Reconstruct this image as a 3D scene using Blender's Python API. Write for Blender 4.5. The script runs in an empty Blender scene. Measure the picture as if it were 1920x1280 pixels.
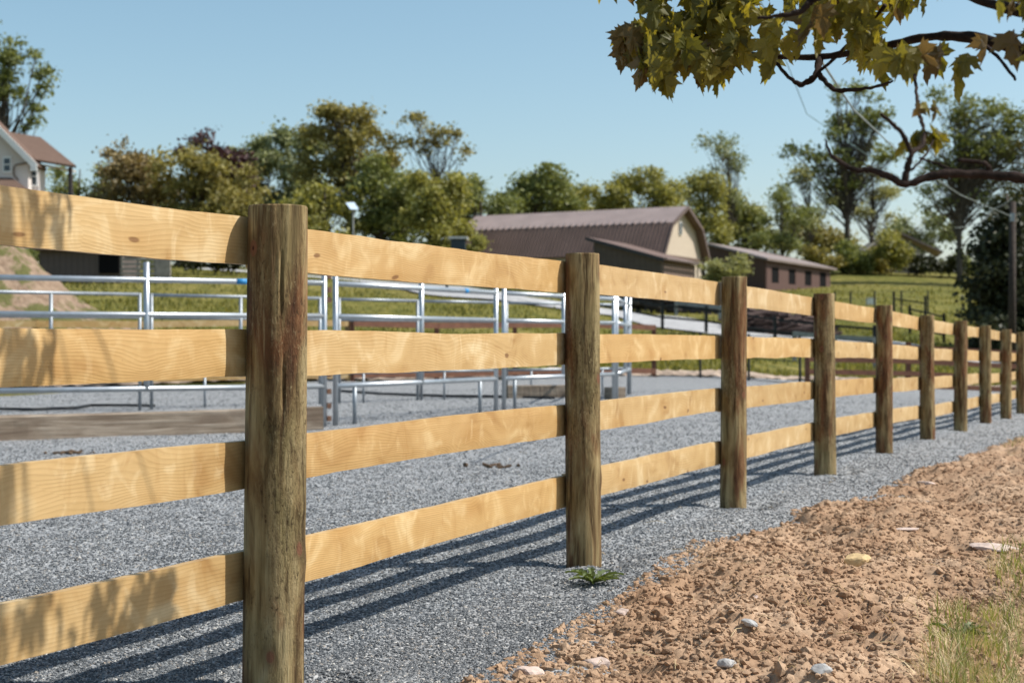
import bpy, math, random
import numpy as np
from mathutils import Vector, Matrix
R = math.radians
scene = bpy.context.scene
COL = scene.collection
rng = np.random.default_rng(7)
random.seed(7)

# ------------------------------------------------------------------ camera, sky, sun, exposure
CAMZ, FPX = 1.01, 2667.0
cam_d = bpy.data.cameras.new("camera")
cam_d.lens = 50.0; cam_d.sensor_width = 36.0
cam_d.clip_start = 0.05; cam_d.clip_end = 4000
cam_d.dof.use_dof = True; cam_d.dof.focus_distance = 4.7; cam_d.dof.aperture_fstop = 4.5
cam = bpy.data.objects.new("camera", cam_d); COL.objects.link(cam)
cam.location = (0, 0, CAMZ); cam.rotation_euler = (R(90), 0, 0)
scene.camera = cam

SUN_EL, SUN_AZ = R(50), R(90)            # azimuth clockwise from +Y
world = bpy.data.worlds.new("World"); scene.world = world; world.use_nodes = True
wn = world.node_tree; bg = wn.nodes["Background"]
sky = wn.nodes.new("ShaderNodeTexSky"); sky.sky_type = 'NISHITA'; sky.sun_disc = False
sky.sun_elevation = SUN_EL; sky.sun_rotation = SUN_AZ
sky.air_density = 1.0; sky.dust_density = 1.6; sky.ozone_density = 0.6; sky.altitude = 100
hs = wn.nodes.new("ShaderNodeHueSaturation")
hs.inputs['Hue'].default_value = 0.480; hs.inputs['Saturation'].default_value = 1.04; hs.inputs['Value'].default_value = 1.28
wn.links.new(sky.outputs[0], hs.inputs['Color']); wn.links.new(hs.outputs[0], bg.inputs[0])
bg.inputs[1].default_value = 0.095
sl = bpy.data.lights.new("sun", 'SUN'); sl.energy = 5.0; sl.angle = R(0.53); sl.color = (1.0, 0.95, 0.86)
sun = bpy.data.objects.new("sun", sl); COL.objects.link(sun)
sdir = Vector((math.cos(SUN_EL)*math.sin(SUN_AZ), math.cos(SUN_EL)*math.cos(SUN_AZ), math.sin(SUN_EL)))
sun.rotation_euler = sdir.to_track_quat('Z', 'Y').to_euler(); sun.location = (30, 0, 40)
scene.view_settings.view_transform = 'Standard'; scene.view_settings.look = 'None'
scene.view_settings.exposure = 0.34; scene.view_settings.gamma = 1.0

# ------------------------------------------------------------------ helpers
def tag(o, label=None, cat=None, group=None, kind=None):
    if label: o['label'] = label
    if cat: o['category'] = cat
    if group: o['group'] = group
    if kind: o['kind'] = kind
    return o
def empty(name, loc=(0, 0, 0), label=None, cat=None, group=None, rz=0):
    o = bpy.data.objects.new(name, None); COL.objects.link(o)
    o.location = loc; o.rotation_euler = (0, 0, rz); o.empty_display_size = 0.1
    return tag(o, label, cat, group)
def P(px, py, D):
    return Vector(((px-960)/FPX*D, D, CAMZ + (640-py)/FPX*D))

class MB:
    """collects vertices and faces, builds ONE mesh object"""
    def __init__(s): s.v = []; s.f = []; s.n = 0
    def add(s, v, f):
        v = np.asarray(v, dtype=np.float64).reshape(-1, 3)
        if isinstance(f, np.ndarray): s.f.append(f + s.n)
        else: s.f.append([[i + s.n for i in q] for q in f])
        s.v.append(v); s.n += len(v)
    def hexa(s, b, t):
        s.add(list(b)+list(t), [[3,2,1,0],[4,5,6,7],[0,1,5,4],[1,2,6,5],[2,3,7,6],[3,0,4,7]])
    def box(s, c, size, rz=0, rx=0):
        x, y, z = [a/2 for a in size]
        M = Matrix.Rotation(rz, 3, 'Z') @ Matrix.Rotation(rx, 3, 'X')
        pts = [(-x,-y,-z),(x,-y,-z),(x,y,-z),(-x,y,-z),(-x,-y,z),(x,-y,z),(x,y,z),(-x,y,z)]
        p = [Vector(c) + M @ Vector(q) for q in pts]
        s.hexa(p[:4], p[4:])
    def bar(s, a, b, w, h):
        """rectangular bar from a to b, w horizontal, h vertical-ish"""
        a, b = Vector(a), Vector(b); d = (b-a).normalized()
        u = d.cross(Vector((0,0,1)))
        if u.length < 1e-3: u = Vector((1,0,0))
        u.normalize(); w_ = u.cross(d).normalized()
        q = lambda c, i, j: c + u*(w/2*i) + w_*(h/2*j)
        s.hexa([q(a,-1,-1),q(b,-1,-1),q(b,1,-1),q(a,1,-1)], [q(a,-1,1),q(b,-1,1),q(b,1,1),q(a,1,1)])
    def slab(s, quad, t):
        """thick sheet: quad of 4 points, thickness t downwards"""
        q = [Vector(p) for p in quad]; n = (q[1]-q[0]).cross(q[2]-q[0]).normalized()
        if n.z < 0: n = -n
        s.hexa([p - n*t for p in q], q)
    def tube(s, pts, rad, n=8, cap=True):
        pts = [Vector(p) for p in pts]; m = len(pts)
        if not hasattr(rad, '__len__'): rad = [rad]*m
        up = Vector((0.13, 0.31, 0.94)); vs = []
        prev = None
        for i, p in enumerate(pts):
            d = (pts[min(i+1, m-1)] - pts[max(i-1, 0)])
            if d.length < 1e-9: d = Vector((0,0,1))
            d.normalize()
            if prev is None:
                a = d.cross(up)
                if a.length < .1: a = d.cross(Vector((1,0,0)))
            else: a = prev - d*prev.dot(d)
            a.normalize(); prev = a; b = d.cross(a)
            for k in range(n):
                t = 2*math.pi*k/n
                vs.append(p + (a*math.cos(t) + b*math.sin(t))*rad[i])
        fs = []
        for i in range(m-1):
            for k in range(n):
                k2 = (k+1) % n
                fs.append([i*n+k, i*n+k2, (i+1)*n+k2, (i+1)*n+k])
        if cap: fs.append(list(range(n))[::-1]); fs.append([(m-1)*n+k for k in range(n)])
        s.add([tuple(v) for v in vs], fs)
    def build(s, name, mat, parent=None, smooth=False, origin=None):
        V = np.concatenate(s.v) if s.v else np.zeros((0, 3))
        if origin is not None: V = V - np.array(origin)
        elif parent is not None:
            pw = parent
            off = Vector((0, 0, 0))
            while pw is not None: off = off + Vector(pw.location); pw = pw.parent
            V = V - np.array(off)
        me = bpy.data.meshes.new(name)
        ls, lt = [], []
        for f in s.f:
            if isinstance(f, np.ndarray):
                ls.append(f.reshape(-1)); lt.append(np.full(len(f), f.shape[1]))
            else:
                ls.append(np.array([i for q in f for i in q], dtype=np.int64)); lt.append(np.array([len(q) for q in f]))
        L = np.concatenate(ls).astype(np.int32); T = np.concatenate(lt).astype(np.int32)
        me.vertices.add(len(V)); me.vertices.foreach_set("co", V.astype(np.float32).reshape(-1))
        me.loops.add(len(L)); me.loops.foreach_set("vertex_index", L)
        me.polygons.add(len(T)); st = np.concatenate([[0], np.cumsum(T)[:-1]]).astype(np.int32)
        me.polygons.foreach_set("loop_start", st)
        me.polygons.foreach_set("use_smooth", np.full(len(T), bool(smooth)))
        me.update(calc_edges=True); me.validate()
        if mat: me.materials.append(mat)
        o = bpy.data.objects.new(name, me); COL.objects.link(o)
        if origin is not None: o.location = origin
        if parent is not None: o.parent = parent
        return o

# numpy noise ---------------------------------------------------------------
def _h(ix, iy, seed):
    ix = ix.astype(np.int64); iy = iy.astype(np.int64)
    n = (ix*374761393 + iy*668265263 + seed*1442695041) & 0xffffffff
    n = ((n ^ (n >> 13))*1274126177) & 0xffffffff
    n = ((n ^ (n >> 16))*2246822519) & 0xffffffff
    return ((n ^ (n >> 15)) & 0xffffff)/float(0xffffff)
def vnoise(x, y, seed=0):
    xi, yi = np.floor(x), np.floor(y); xf, yf = x-xi, y-yi
    u, v = xf*xf*(3-2*xf), yf*yf*(3-2*yf)
    a, b, c, d = _h(xi,yi,seed), _h(xi+1,yi,seed), _h(xi,yi+1,seed), _h(xi+1,yi+1,seed)
    return (a*(1-u)+b*u)*(1-v) + (c*(1-u)+d*u)*v
def fbm(x, y, octv=4, seed=0, gain=.5):
    t = np.zeros_like(x, dtype=float); a = 1; s = 0
    for i in range(octv):
        t += a*(vnoise(x*2**i, y*2**i, seed+i*17)-.5); s += a; a *= gain
    return t/s*2
def domes(x, y, cell, seed, rmin=.25, rmax=.75, dens=1.0):
    """rounded lumps: height 0..1*cell"""
    X, Y = x/cell, y/cell; xi, yi = np.floor(X), np.floor(Y)
    out = np.zeros_like(X)
    for dx in (-1, 0, 1):
        for dy in (-1, 0, 1):
            cx, cy = xi+dx, yi+dy
            px = cx + _h(cx, cy, seed); py = cy + _h(cx, cy, seed+1)
            r = rmin + (rmax-rmin)*_h(cx, cy, seed+2)**2
            on = _h(cx, cy, seed+3) < dens
            an = _h(cx, cy, seed+4)*6.28
            ddx, ddy = X-px, Y-py
            ex = (ddx*np.cos(an)+ddy*np.sin(an)); ey = (-ddx*np.sin(an)+ddy*np.cos(an))*1.4
            q = 1-(ex*ex+ey*ey)/(r*r)
            out = np.maximum(out, np.where((q > 0) & on, np.sqrt(np.maximum(q, 0))*r, 0))
    return out*cell

# materials -------------------------------------------------------------------
class NT:
    def __init__(s, name, rough=.8, spec=.3):
        s.m = bpy.data.materials.new(name); s.m.use_nodes = True
        s.t = s.m.node_tree; s.b = s.t.nodes["Principled BSDF"]
        s.out = s.t.nodes["Material Output"]
        s.b.inputs['Roughness'].default_value = rough
        s.b.inputs['Specular IOR Level'].default_value = spec
    def n(s, typ, ins=None, **kw):
        nd = s.t.nodes.new("ShaderNode"+typ)
        for k, v in kw.items(): setattr(nd, k, v)
        for k, v in (ins or {}).items():
            if isinstance(v, bpy.types.NodeSocket): s.t.links.new(v, nd.inputs[k])
            else: nd.inputs[k].default_value = v
        return nd
    def math(s, op, a, b=0.0, c=0.0, clamp=False):
        nd = s.n("Math", {0: a, 1: b, 2: c}, operation=op); nd.use_clamp = clamp
        return nd.outputs[0]
    def ramp(s, f, stops, interp='LINEAR'):
        nd = s.n("ValToRGB", {0: f}); cr = nd.color_ramp; cr.interpolation = interp
        while len(cr.elements) < len(stops): cr.elements.new(.5)
        for e, (p, c) in zip(cr.elements, stops):
            e.position = p; e.color = tuple(c)+(1,) if hasattr(c, '__len__') else (c, c, c, 1)
        return nd.outputs[0]
    def mix(s, f, a, b, bt='MIX'):
        nd = s.n("MixRGB", {0: f}, blend_type=bt)
        for i, v in ((1, a), (2, b)):
            if isinstance(v, bpy.types.NodeSocket): s.t.links.new(v, nd.inputs[i])
            else: nd.inputs[i].default_value = tuple(v)+(1,) if len(v) == 3 else v
        return nd.outputs[0]
    def coord(s, kind='Object', scale=(1,1,1), off=None, rnd=False):
        c = s.n("TexCoord").outputs[kind]
        if rnd:
            oi = s.n("ObjectInfo").outputs['Random']
            cb = s.n("CombineXYZ", {0: s.math('MULTIPLY', oi, 97.3), 1: s.math('MULTIPLY', oi, 41.7), 2: s.math('MULTIPLY', oi, 63.1)}).outputs[0]
            c = s.n("VectorMath", {0: c, 1: cb}, operation='ADD').outputs[0]
        mp = s.n("Mapping", {'Vector': c, 'Scale': scale})
        if off: mp.inputs['Location'].default_value = off
        return mp.outputs[0]
    def noise(s, vec, scale=5, detail=4, rough=.55, dist=0):
        return s.n("TexNoise", {'Vector': vec, 'Scale': scale, 'Detail': detail, 'Roughness': rough, 'Distortion': dist}).outputs[0]
    def base(s, c):
        if isinstance(c, bpy.types.NodeSocket): s.t.links.new(c, s.b.inputs['Base Color'])
        else: s.b.inputs['Base Color'].default_value = tuple(c)+(1,)
    def bump(s, h, strength=.5, dist=.01, normal=None):
        nd = s.n("Bump", {'Height': h, 'Strength': strength, 'Distance': dist})
        if normal: s.t.links.new(normal, nd.inputs['Normal'])
        s.t.links.new(nd.outputs[0], s.b.inputs['Normal']); return nd.outputs[0]

def simple(name, c, rough=.7, var=.25, scale=6, metal=0, spec=.3, bump=0, rnd=False):
    m = NT(name, rough, spec); v = m.coord(rnd=rnd)
    n = m.noise(v, scale, 5)
    lo = tuple(x*(1-var) for x in c); hi = tuple(min(1, x*(1+var)) for x in c)
    m.base(m.ramp(n, [(.3, lo), (.7, hi)])); m.b.inputs['Metallic'].default_value = metal
    if bump: m.bump(n, bump, .01)
    return m.m

def mat_pine():
    m = NT("new_pine_boards", .5, .35)
    c = m.coord(rnd=True)
    sx = m.n("SeparateXYZ", {0: m.n("TexCoord").outputs['Object']}).outputs
    rn = m.n("ObjectInfo").outputs['Random']
    sc = m.n("SeparateXYZ", {0: c}).outputs
    # knots: 2D voronoi in the board face
    kv = m.n("CombineXYZ", {0: m.math('MULTIPLY', sc[0], 2.1), 1: m.math('MULTIPLY', sc[2], 5.0)}).outputs[0]
    kvn = m.n("VectorMath", {0: kv, 1: m.n("VectorMath", {0: m.n("TexNoise", {'Vector': kv, 'Scale': 1.3}).outputs['Color'], 1: (.3, .3, .3)}, operation='MULTIPLY').outputs[0]}, operation='ADD').outputs[0]
    vo = m.n("TexVoronoi", {'Vector': kvn, 'Scale': 1.0, 'Randomness': 1.0}, voronoi_dimensions='2D')
    d = vo.outputs['Distance']; kc = m.n("SeparateXYZ", {0: vo.outputs['Color']}).outputs
    k = m.math('EXPONENT', m.math('MULTIPLY', m.math('POWER', d, 2.0), -9.0))
    sgn = m.math('SUBTRACT', m.math('MULTIPLY', kc[0], 2.0), 1.0)
    lf = m.noise(m.coord(scale=(2.2, 2, 5), rnd=True), 1.0, 2, .5, .4)
    lf2 = m.noise(m.coord(scale=(7, 2, 9), rnd=True), 1.0, 2, .5)
    g = m.math('ADD', sc[2], m.math('MULTIPLY', m.math('MULTIPLY', k, sgn), .06))
    g = m.math('ADD', g, m.math('MULTIPLY', lf, .065)); g = m.math('ADD', g, m.math('MULTIPLY', lf2, .007))
    ph = m.math('MULTIPLY', g, m.math('ADD', 520.0, m.math('MULTIPLY', rn, 260.0)))
    ring = m.math('ADD', m.math('MULTIPLY', m.math('SINE', ph), .5), .5)
    ring = m.math('POWER', ring, 2.2)
    pat = m.noise(m.coord(scale=(4, 4, 5), rnd=True), 1.0, 3, .5, 1.2)
    basec = m.ramp(pat, [(.25, (.36, .215, .085)), (.40, (.48, .325, .150)), (.56, (.525, .368, .182)), (.72, (.64, .51, .31))])
    ringm = m.math('MULTIPLY', ring, m.math('MULTIPLY', m.ramp(m.noise(m.coord(scale=(2.2,3,7), rnd=True), 1.0, 3), [(.38, .03), (.72, 1)]), .30))
    col = m.mix(ringm, basec, (.25, .135, .05))
    # honey coloured halo beside some knots
    halo = m.math('MULTIPLY', m.math('POWER', k, 3.0), m.math('GREATER_THAN', kc[1], .35))
    col = m.mix(m.math('MULTIPLY', halo, .40), col, (.40, .225, .075))
    pale = m.ramp(m.noise(m.coord(scale=(10, 2, 7), rnd=True), 1.0, 3, .5, 1.5), [(.57, 0), (.72, 1)])  # pale wood figure, with its sheen highlights painted into the colour
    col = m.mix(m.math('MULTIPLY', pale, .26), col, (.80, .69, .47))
    amb = m.ramp(m.noise(m.coord(scale=(9, 2, 3.2), off=(5, 3, 8), rnd=True), 1.0, 3, .5, 1.8), [(.6, 0), (.72, 1)])
    col = m.mix(m.math('MULTIPLY', amb, .28), col, (.36, .195, .06))
    core = m.math('MULTIPLY', m.ramp(d, [(.03, 1), (.05, 0)]), m.math('GREATER_THAN', kc[2], .6))
    col = m.mix(m.math('MULTIPLY', core, .72), col, (.13, .05, .018))
    fleck = m.ramp(m.noise(m.coord(scale=(60, 60, 160), rnd=True), 1.0, 2), [(.72, 0), (.78, 1)])
    col = m.mix(m.math('MULTIPLY', fleck, .35), col, (.25, .12, .05))
    tint = m.ramp(rn, [(0, (.84, .80, .74)), (.3, (1, .98, .94)), (.6, (.93, .92, .94)), (.8, (1.0, .92, .78)), (1, (.88, .80, .68))])
    col = m.mix(1.0, col, tint, 'MULTIPLY')
    m.base(col)
    fine = m.noise(m.coord(scale=(12, 100, 260), rnd=True), 1.0, 3)
    m.bump(m.math('ADD', m.math('MULTIPLY', ring, .6), m.math('ADD', m.math('MULTIPLY', lf2, 2.0), m.math('MULTIPLY', fine, .6))), .35, .0012)
    return m.m

def mat_post():
    m = NT("treated_round_post", .85, .2)
    s1 = m.noise(m.coord(scale=(24, 24, 2.6), rnd=True), 1.0, 5, .6, .5)
    s2 = m.noise(m.coord(scale=(75, 75, 5), rnd=True), 1.0, 4, .6, .3)
    s3 = m.noise(m.coord(scale=(6, 6, 1.7), rnd=True), 1.0, 4, .6, .6)
    a = m.ramp(s1, [(.32, (.055, .030, .013)), (.44, (.15, .098, .044)), (.56, (.255, .19, .092)), (.74, (.38, .305, .17))])
    green = m.ramp(s1, [(.3, (.05, .036, .015)), (.5, (.19, .148, .068)), (.75, (.36, .29, .155))])
    red = m.ramp(s1, [(.3, (.042, .017, .008)), (.5, (.15, .068, .03)), (.75, (.27, .155, .075))])
    c = m.mix(m.ramp(s3, [(.54, 0), (.66, 1)]), a, green)
    c = m.mix(m.ramp(s3, [(.40, 1), (.50, 0)]), c, red)
    c = m.mix(m.ramp(s2, [(.30, .75), (.44, 0)]), c, (.035, .018, .008))
    c = m.mix(m.ramp(s2, [(.6, 0), (.75, .5)]), c, (.46, .39, .22))
    # flaky inner bark in patches
    fl = m.noise(m.coord(scale=(110, 110, 45), rnd=True), 1.0, 5, .75, .4)
    msk = m.ramp(m.noise(m.coord(scale=(5, 5, 2.2), rnd=True), 1.0, 3), [(.48, 0), (.58, 1)])
    c = m.mix(m.math('MULTIPLY', m.ramp(fl, [(.58, 0), (.66, .4)]), msk), c, (.50, .42, .24))
    c = m.mix(m.math('MULTIPLY', m.ramp(fl, [(.38, .85), (.46, 0)]), msk), c, (.05, .03, .014))
    vo = m.n("TexVoronoi", {'Vector': m.coord(scale=(9, 9, 6), rnd=True), 'Scale': 1.0})
    kd = vo.outputs['Distance']; kc = m.n("SeparateXYZ", {0: vo.outputs['Color']}).outputs
    on = m.math('GREATER_THAN', kc[0], .3)
    c = m.mix(m.math('MULTIPLY', m.ramp(kd, [(.13, 1), (.17, 0)]), on), c, (.17, .08, .045))
    c = m.mix(m.math('MULTIPLY', m.ramp(kd, [(.03, 1), (.06, 0)]), on), c, (.04, .015, .01))
    ringk = m.math('MULTIPLY', m.ramp(kd, [(.12, 0), (.17, 1), (.34, 0)]), on)
    c = m.mix(m.math('MULTIPLY', ringk, .5), c, (.07, .04, .018))
    m.base(c)
    h = m.math('ADD', m.math('MULTIPLY', s1, 1.2), m.math('MULTIPLY', s2, .8))
    h = m.math('ADD', h, m.math('MULTIPLY', m.math('MULTIPLY', fl, msk), 1.6))
    m.bump(h, .9, .006)
    return m.m

def mat_gravel(name, near):
    m = NT(name, .9, .2)
    c = m.coord(scale=(1, 1, 1))
    v = m.n("TexVoronoi", {'Vector': c, 'Scale': 75.0})
    br = m.n("SeparateXYZ", {0: v.outputs['Color']}).outputs[0]
    n2 = m.noise(c, .35, 4, .6); n3 = m.noise(c, 6.0, 4, .6)
    col = m.ramp(br, [(0, (.09, .095, .10)), (.35, (.20, .208, .218)), (.75, (.31, .322, .336)), (1, (.48, .485, .49))])
    col = m.mix(m.ramp(n2, [(.35, .25), (.65, 0)]), col, (.22, .235, .25))
    col = m.mix(m.ramp(n3, [(.58, 0), (.72, .28)]), col, (.16, .15, .14))
    m.base(col)
    b1 = m.math('SUBTRACT', 1.0, m.math('MULTIPLY', v.outputs['Distance'], 60.0))
    n4 = m.noise(c, 1.3, 5, .65)
    m.bump(m.math('ADD', m.math('ADD', m.math('MULTIPLY', br, 1.0), m.math('MULTIPLY', n3, 2.0)), m.math('MULTIPLY', n4, 2.5)), 1.0, .02)
    return m.m
def mat_chip():
    m = NT("gravel_chip_stone", .75, .35)
    r = m.n("NewGeometry").outputs['Random Per Island']
    col = m.ramp(r, [(0, (.042, .048, .056)), (.35, (.095, .104, .114)), (.7, (.17, .18, .192)), (.92, (.29, .295, .30)), (.97, (.26, .22, .18)), (1, (.58, .58, .56))])
    m.base(col); return m.m
def mat_dirt():
    m = NT("brown_clay_dirt", .95, .1)
    c = m.coord()
    n1 = m.noise(c, 3.0, 5, .6); n2 = m.noise(c, 40, 5, .65); n3 = m.noise(c, .8, 3)
    col = m.ramp(n1, [(.3, (.27, .165, .10)), (.5, (.36, .24, .155)), (.72, (.45, .325, .225))])
    col = m.mix(m.ramp(n2, [(.35, .5), (.55, 0)]), col, (.17, .098, .06))
    col = m.mix(m.ramp(n3, [(.5, 0), (.7, .5)]), col, (.47, .34, .235))
    m.base(col); m.bump(n2, .8, .008)
    return m.m
def mat_grass():
    m = NT("pasture_grass", .95, .05)
    c = m.coord(scale=(1, 1, 1))
    n1 = m.noise(c, .09, 5, .6); n2 = m.noise(c, 1.1, 5, .65); n3 = m.noise(c, 7, 4, .7)
    col = m.ramp(n1, [(.3, (.115, .118, .028)), (.5, (.195, .175, .050)), (.7, (.26, .215, .072))])
    col = m.mix(m.ramp(n2, [(.38, .8), (.55, 0)]), col, (.060, .078, .018))
    col = m.mix(m.ramp(n2, [(.58, 0), (.75, .6)]), col, (.33, .275, .10))
    col = m.mix(m.ramp(n3, [(.35, .5), (.5, 0)]), col, (.05, .062, .016))
    m.base(col); m.bump(m.math('ADD', n2, m.math('MULTIPLY', n3, .3)), 1.0, .35)
    return m.m
def mat_leaf(name, lo, hi, trans=.35, tcol=None, rough=.5):
    m = NT(name, rough, .3)
    r = m.n("NewGeometry").outputs['Random Per Island']
    n = m.noise(m.coord(scale=(1,1,1)), .25, 3)
    f = m.math('ADD', m.math('MULTIPLY', r, .65), m.math('MULTIPLY', n, .45))
    col = m.ramp(f, [(.12, lo), (.85, hi)])
    m.base(col)
    tr = m.n("BsdfTranslucent", {'Color': m.mix(1.0, col, (tcol or (1.6, 1.5, .6)), 'MULTIPLY')})
    mx = m.n("MixShader", {0: trans, 1: m.b.outputs[0], 2: tr.outputs[0]})
    m.t.links.new(mx.outputs[0], m.out.inputs[0])
    return m.m
def mat_stripes(name, c1, c2, period, axis=0, rough=.5, metal=0, bump=.6, var=.15):
    m = NT(name, rough, .4)
    c = m.coord('UV') if False else m.coord()
    s = m.n("SeparateXYZ", {0: c}).outputs[axis]
    w = m.math('PINGPONG', s, period/2)
    w = m.math('DIVIDE', w, period/2)
    n = m.noise(m.coord(scale=(.6, .6, 3)), 1.0, 5)
    cc = m.mix(m.ramp(w, [(.0, 1), (.12, 0)]), c1, c2)
    cc = m.mix(m.math('MULTIPLY', n, var*2), cc, tuple(x*.55 for x in c1))
    m.base(cc); m.b.inputs['Metallic'].default_value = metal
    m.bump(w, bump, .02)
    return m.m

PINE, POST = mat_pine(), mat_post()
GRAVEL, CHIP, DIRT, GRASS = mat_gravel("arena_gravel", True), mat_chip(), mat_dirt(), mat_grass()
GALV = simple("galvanised_pipe", (.42, .455, .49), .38, .10, 9, metal=.75, spec=.5)
GALV2 = simple("dull_galvanised_pipe", (.27, .30, .33), .5, .18, 9, metal=.6)
RUST = simple("rusty_steel", (.16, .085, .055), .8, .5, 30)
BLUE = simple("blue_tape", (.03, .22, .48), .5, .1)
OLDWOOD = NT("weathered_grey_timber", .9, .1)
_n = OLDWOOD.noise(OLDWOOD.coord(scale=(1.2, 14, 30)), 1.0, 6, .6, .6)
_n2 = OLDWOOD.noise(OLDWOOD.coord(scale=(1.5, 1.5, 6)), 1.0, 4)
OLDWOOD.base(OLDWOOD.mix(OLDWOOD.ramp(_n2, [(.45, 0), (.62, .7)]), OLDWOOD.ramp(_n, [(.3, (.10, .075, .055)), (.5, (.25, .205, .16)), (.75, (.40, .35, .29))]), (.13, .095, .07)))
OLDWOOD.bump(_n, .8, .012); OLDWOOD = OLDWOOD.m
BROWNWOOD = simple("brown_painted_boards", (.15, .068, .042), .8, .25, 5)
BLACKWOOD = simple("black_painted_boards", (.018, .020, .022), .6, .4, 5)
GREYRAIL = simple("grey_weathered_rails", (.26, .27, .27), .8, .25, 5)

# ------------------------------------------------------------------ terrain
COLS = [(-900, [(0,0),(34,0),(45,1.4),(55,2.3),(75,4.3),(100,6.3),(140,8.5),(230,10),(400,12)]),
        (300,  [(0,0),(33,0),(44,.95),(55,2.1),(75,4.3),(100,6.3),(140,8.5),(230,10),(400,12)]),
        (900,  [(0,0),(37,0),(50,1.05),(60,2.3),(75,3.8),(100,5),(140,7),(230,10),(400,12)]),
        (1250, [(0,0),(42,0),(52,.6),(65,1.8),(80,2.9),(100,4.0),(140,6.2),(230,11),(400,14)]),
        (1600, [(0,0),(11,0),(20,-.1),(44,-.2),(55,.4),(70,1.8),(100,3.9),(140,6.2),(180,10.3),(230,12.8),(400,15)]),
        (2000, [(0,0),(11,0),(24.6,-.245),(44,-.45),(60,-.1),(80,1.5),(120,4.6),(180,9),(230,11.5),(400,14)])]
def terrain(X, Y):
    X = np.asarray(X, float); Y = np.asarray(Y, float)
    r = np.sqrt(X*X+Y*Y)
    ang = np.arctan2(X, np.maximum(Y, -1e9))
    px = 960 + FPX*np.tan(np.clip(ang, -R(38), R(38)))
    px = np.clip(px, -900, 2000)
    d = np.where(np.abs(ang) < R(38), Y, r*math.cos(R(38)))
    d = np.maximum(d, 0)
    zs = []
    for c, prof in COLS:
        a = np.array(prof, float)
        dd = d; z = 0
        for o in (-1.5, -.5, .5, 1.5):     # soften the breaks of the profile
            z = z + np.interp(dd + o*np.maximum(dd-30, 0)*.06, a[:, 0], a[:, 1])/4
        zs.append(z)
    xs = np.array([c for c, _ in COLS], float)
    Z = np.array(zs)
    out = np.zeros_like(px); 
    for i in range(len(xs)-1):
        t = np.clip((px-xs[i])/(xs[i+1]-xs[i]), 0, 1); t = t*t*(3-2*t)
        msk = (px >= xs[i]) & (px <= xs[i+1])
        out = np.where(msk, Z[i]*(1-t)+Z[i+1]*t, out)
    back = np.clip((np.abs(ang)-R(45))/R(60), 0, 1)
    return out*(1-back)
def tz(x, y): return float(terrain(np.array([x]), np.array([y]))[0])
def hit(px, py, d0=3, d1=380):
    """where the sight line meets the ground, to read positions off the terrain"""
    ds = np.exp(np.linspace(math.log(d0), math.log(d1), 1500))
    z = terrain((px-960)/FPX*ds, ds); ray = CAMZ + (640-py)/FPX*ds
    i = np.argmax(ray <= z)
    return Vector(((px-960)/FPX*ds[i], ds[i], z[i]))
def grid_faces(nu, nv):
    i = np.arange(nu-1)[:, None]*nv + np.arange(nv-1)[None, :]
    return np.stack([i, i+1, i+nv+1, i+nv], -1).reshape(-1, 4)

# fence line data (posts 0..12; post 0 stands left of the frame)
PX = [517, 1094, 1375, 1547, 1658, 1739, 1801, 1848, 1886, 1915]
BASEZ = [0, .002, 0, -.018, -.05, -.10, -.135, -.165, -.207, -.233, -.26, -.285, -.31]
posts = [((-1.74, 1.88), 0.0)]
for i in range(13):
    D = 4.15 + 2.27*i
    X = (PX[i]-960)/FPX*D if i < 10 else 8.80+1.058*(i-9)
    posts.append(((X, D), BASEZ[i]))
FD = np.array([.42, .907]); FD /= np.linalg.norm(FD); FN = np.array([FD[1], -FD[0]])   # along; towards the camera side
P1 = np.array(posts[1][0])

# ground sheet (polar grid around the camera, reaching the horizon)
rr = np.concatenate([[0.0], np.exp(np.linspace(math.log(.6), math.log(1600), 250))])
th = np.linspace(-math.pi, math.pi, 481)
RR, TH = np.meshgrid(rr, th, indexing='ij')
GX, GY = RR*np.sin(TH), RR*np.cos(TH)
GZ = terrain(GX, GY) + fbm(GX/6, GY/6, 3, 3)*.12*np.clip((RR-38)/20, 0, 1) - .05
# dip where the dug soil bank falls away on the camera side of the fence
s_ = (GX-P1[0])*FD[0]+(GY-P1[1])*FD[1]; q_ = (GX-P1[0])*FN[0]+(GY-P1[1])*FN[1]
def bank(q): return -.045*np.clip(q-1.0, 0, 6) - .02*np.clip(q-3.0, 0, 4)
GZ = GZ + bank(q_)*np.clip((60-RR)/30, 0, 1) - .10*np.clip((q_-.0)/.5, 0, 1)*np.clip((60-RR)/30, 0, 1)
b = MB(); b.add(np.stack([GX, GY, GZ], -1).reshape(-1, 3), grid_faces(len(rr), len(th)))
tag(b.build("ground", GRASS, smooth=True), kind='structure')

def HOL(x, y):
    z = 0
    for (pp, bz) in posts[1:5]:
        z = z-.10*np.exp(-(((x-pp[0]-.15)/.075)**2+((y-pp[1]-.02)/.09)**2)) + .018*np.exp(-(((x-pp[0]-.34)/.09)**2+((y-pp[1])/.16)**2)) - .03*np.exp(-(((x-pp[0]+.10)/.06)**2+((y-pp[1])/.10)**2))
    return z
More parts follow.
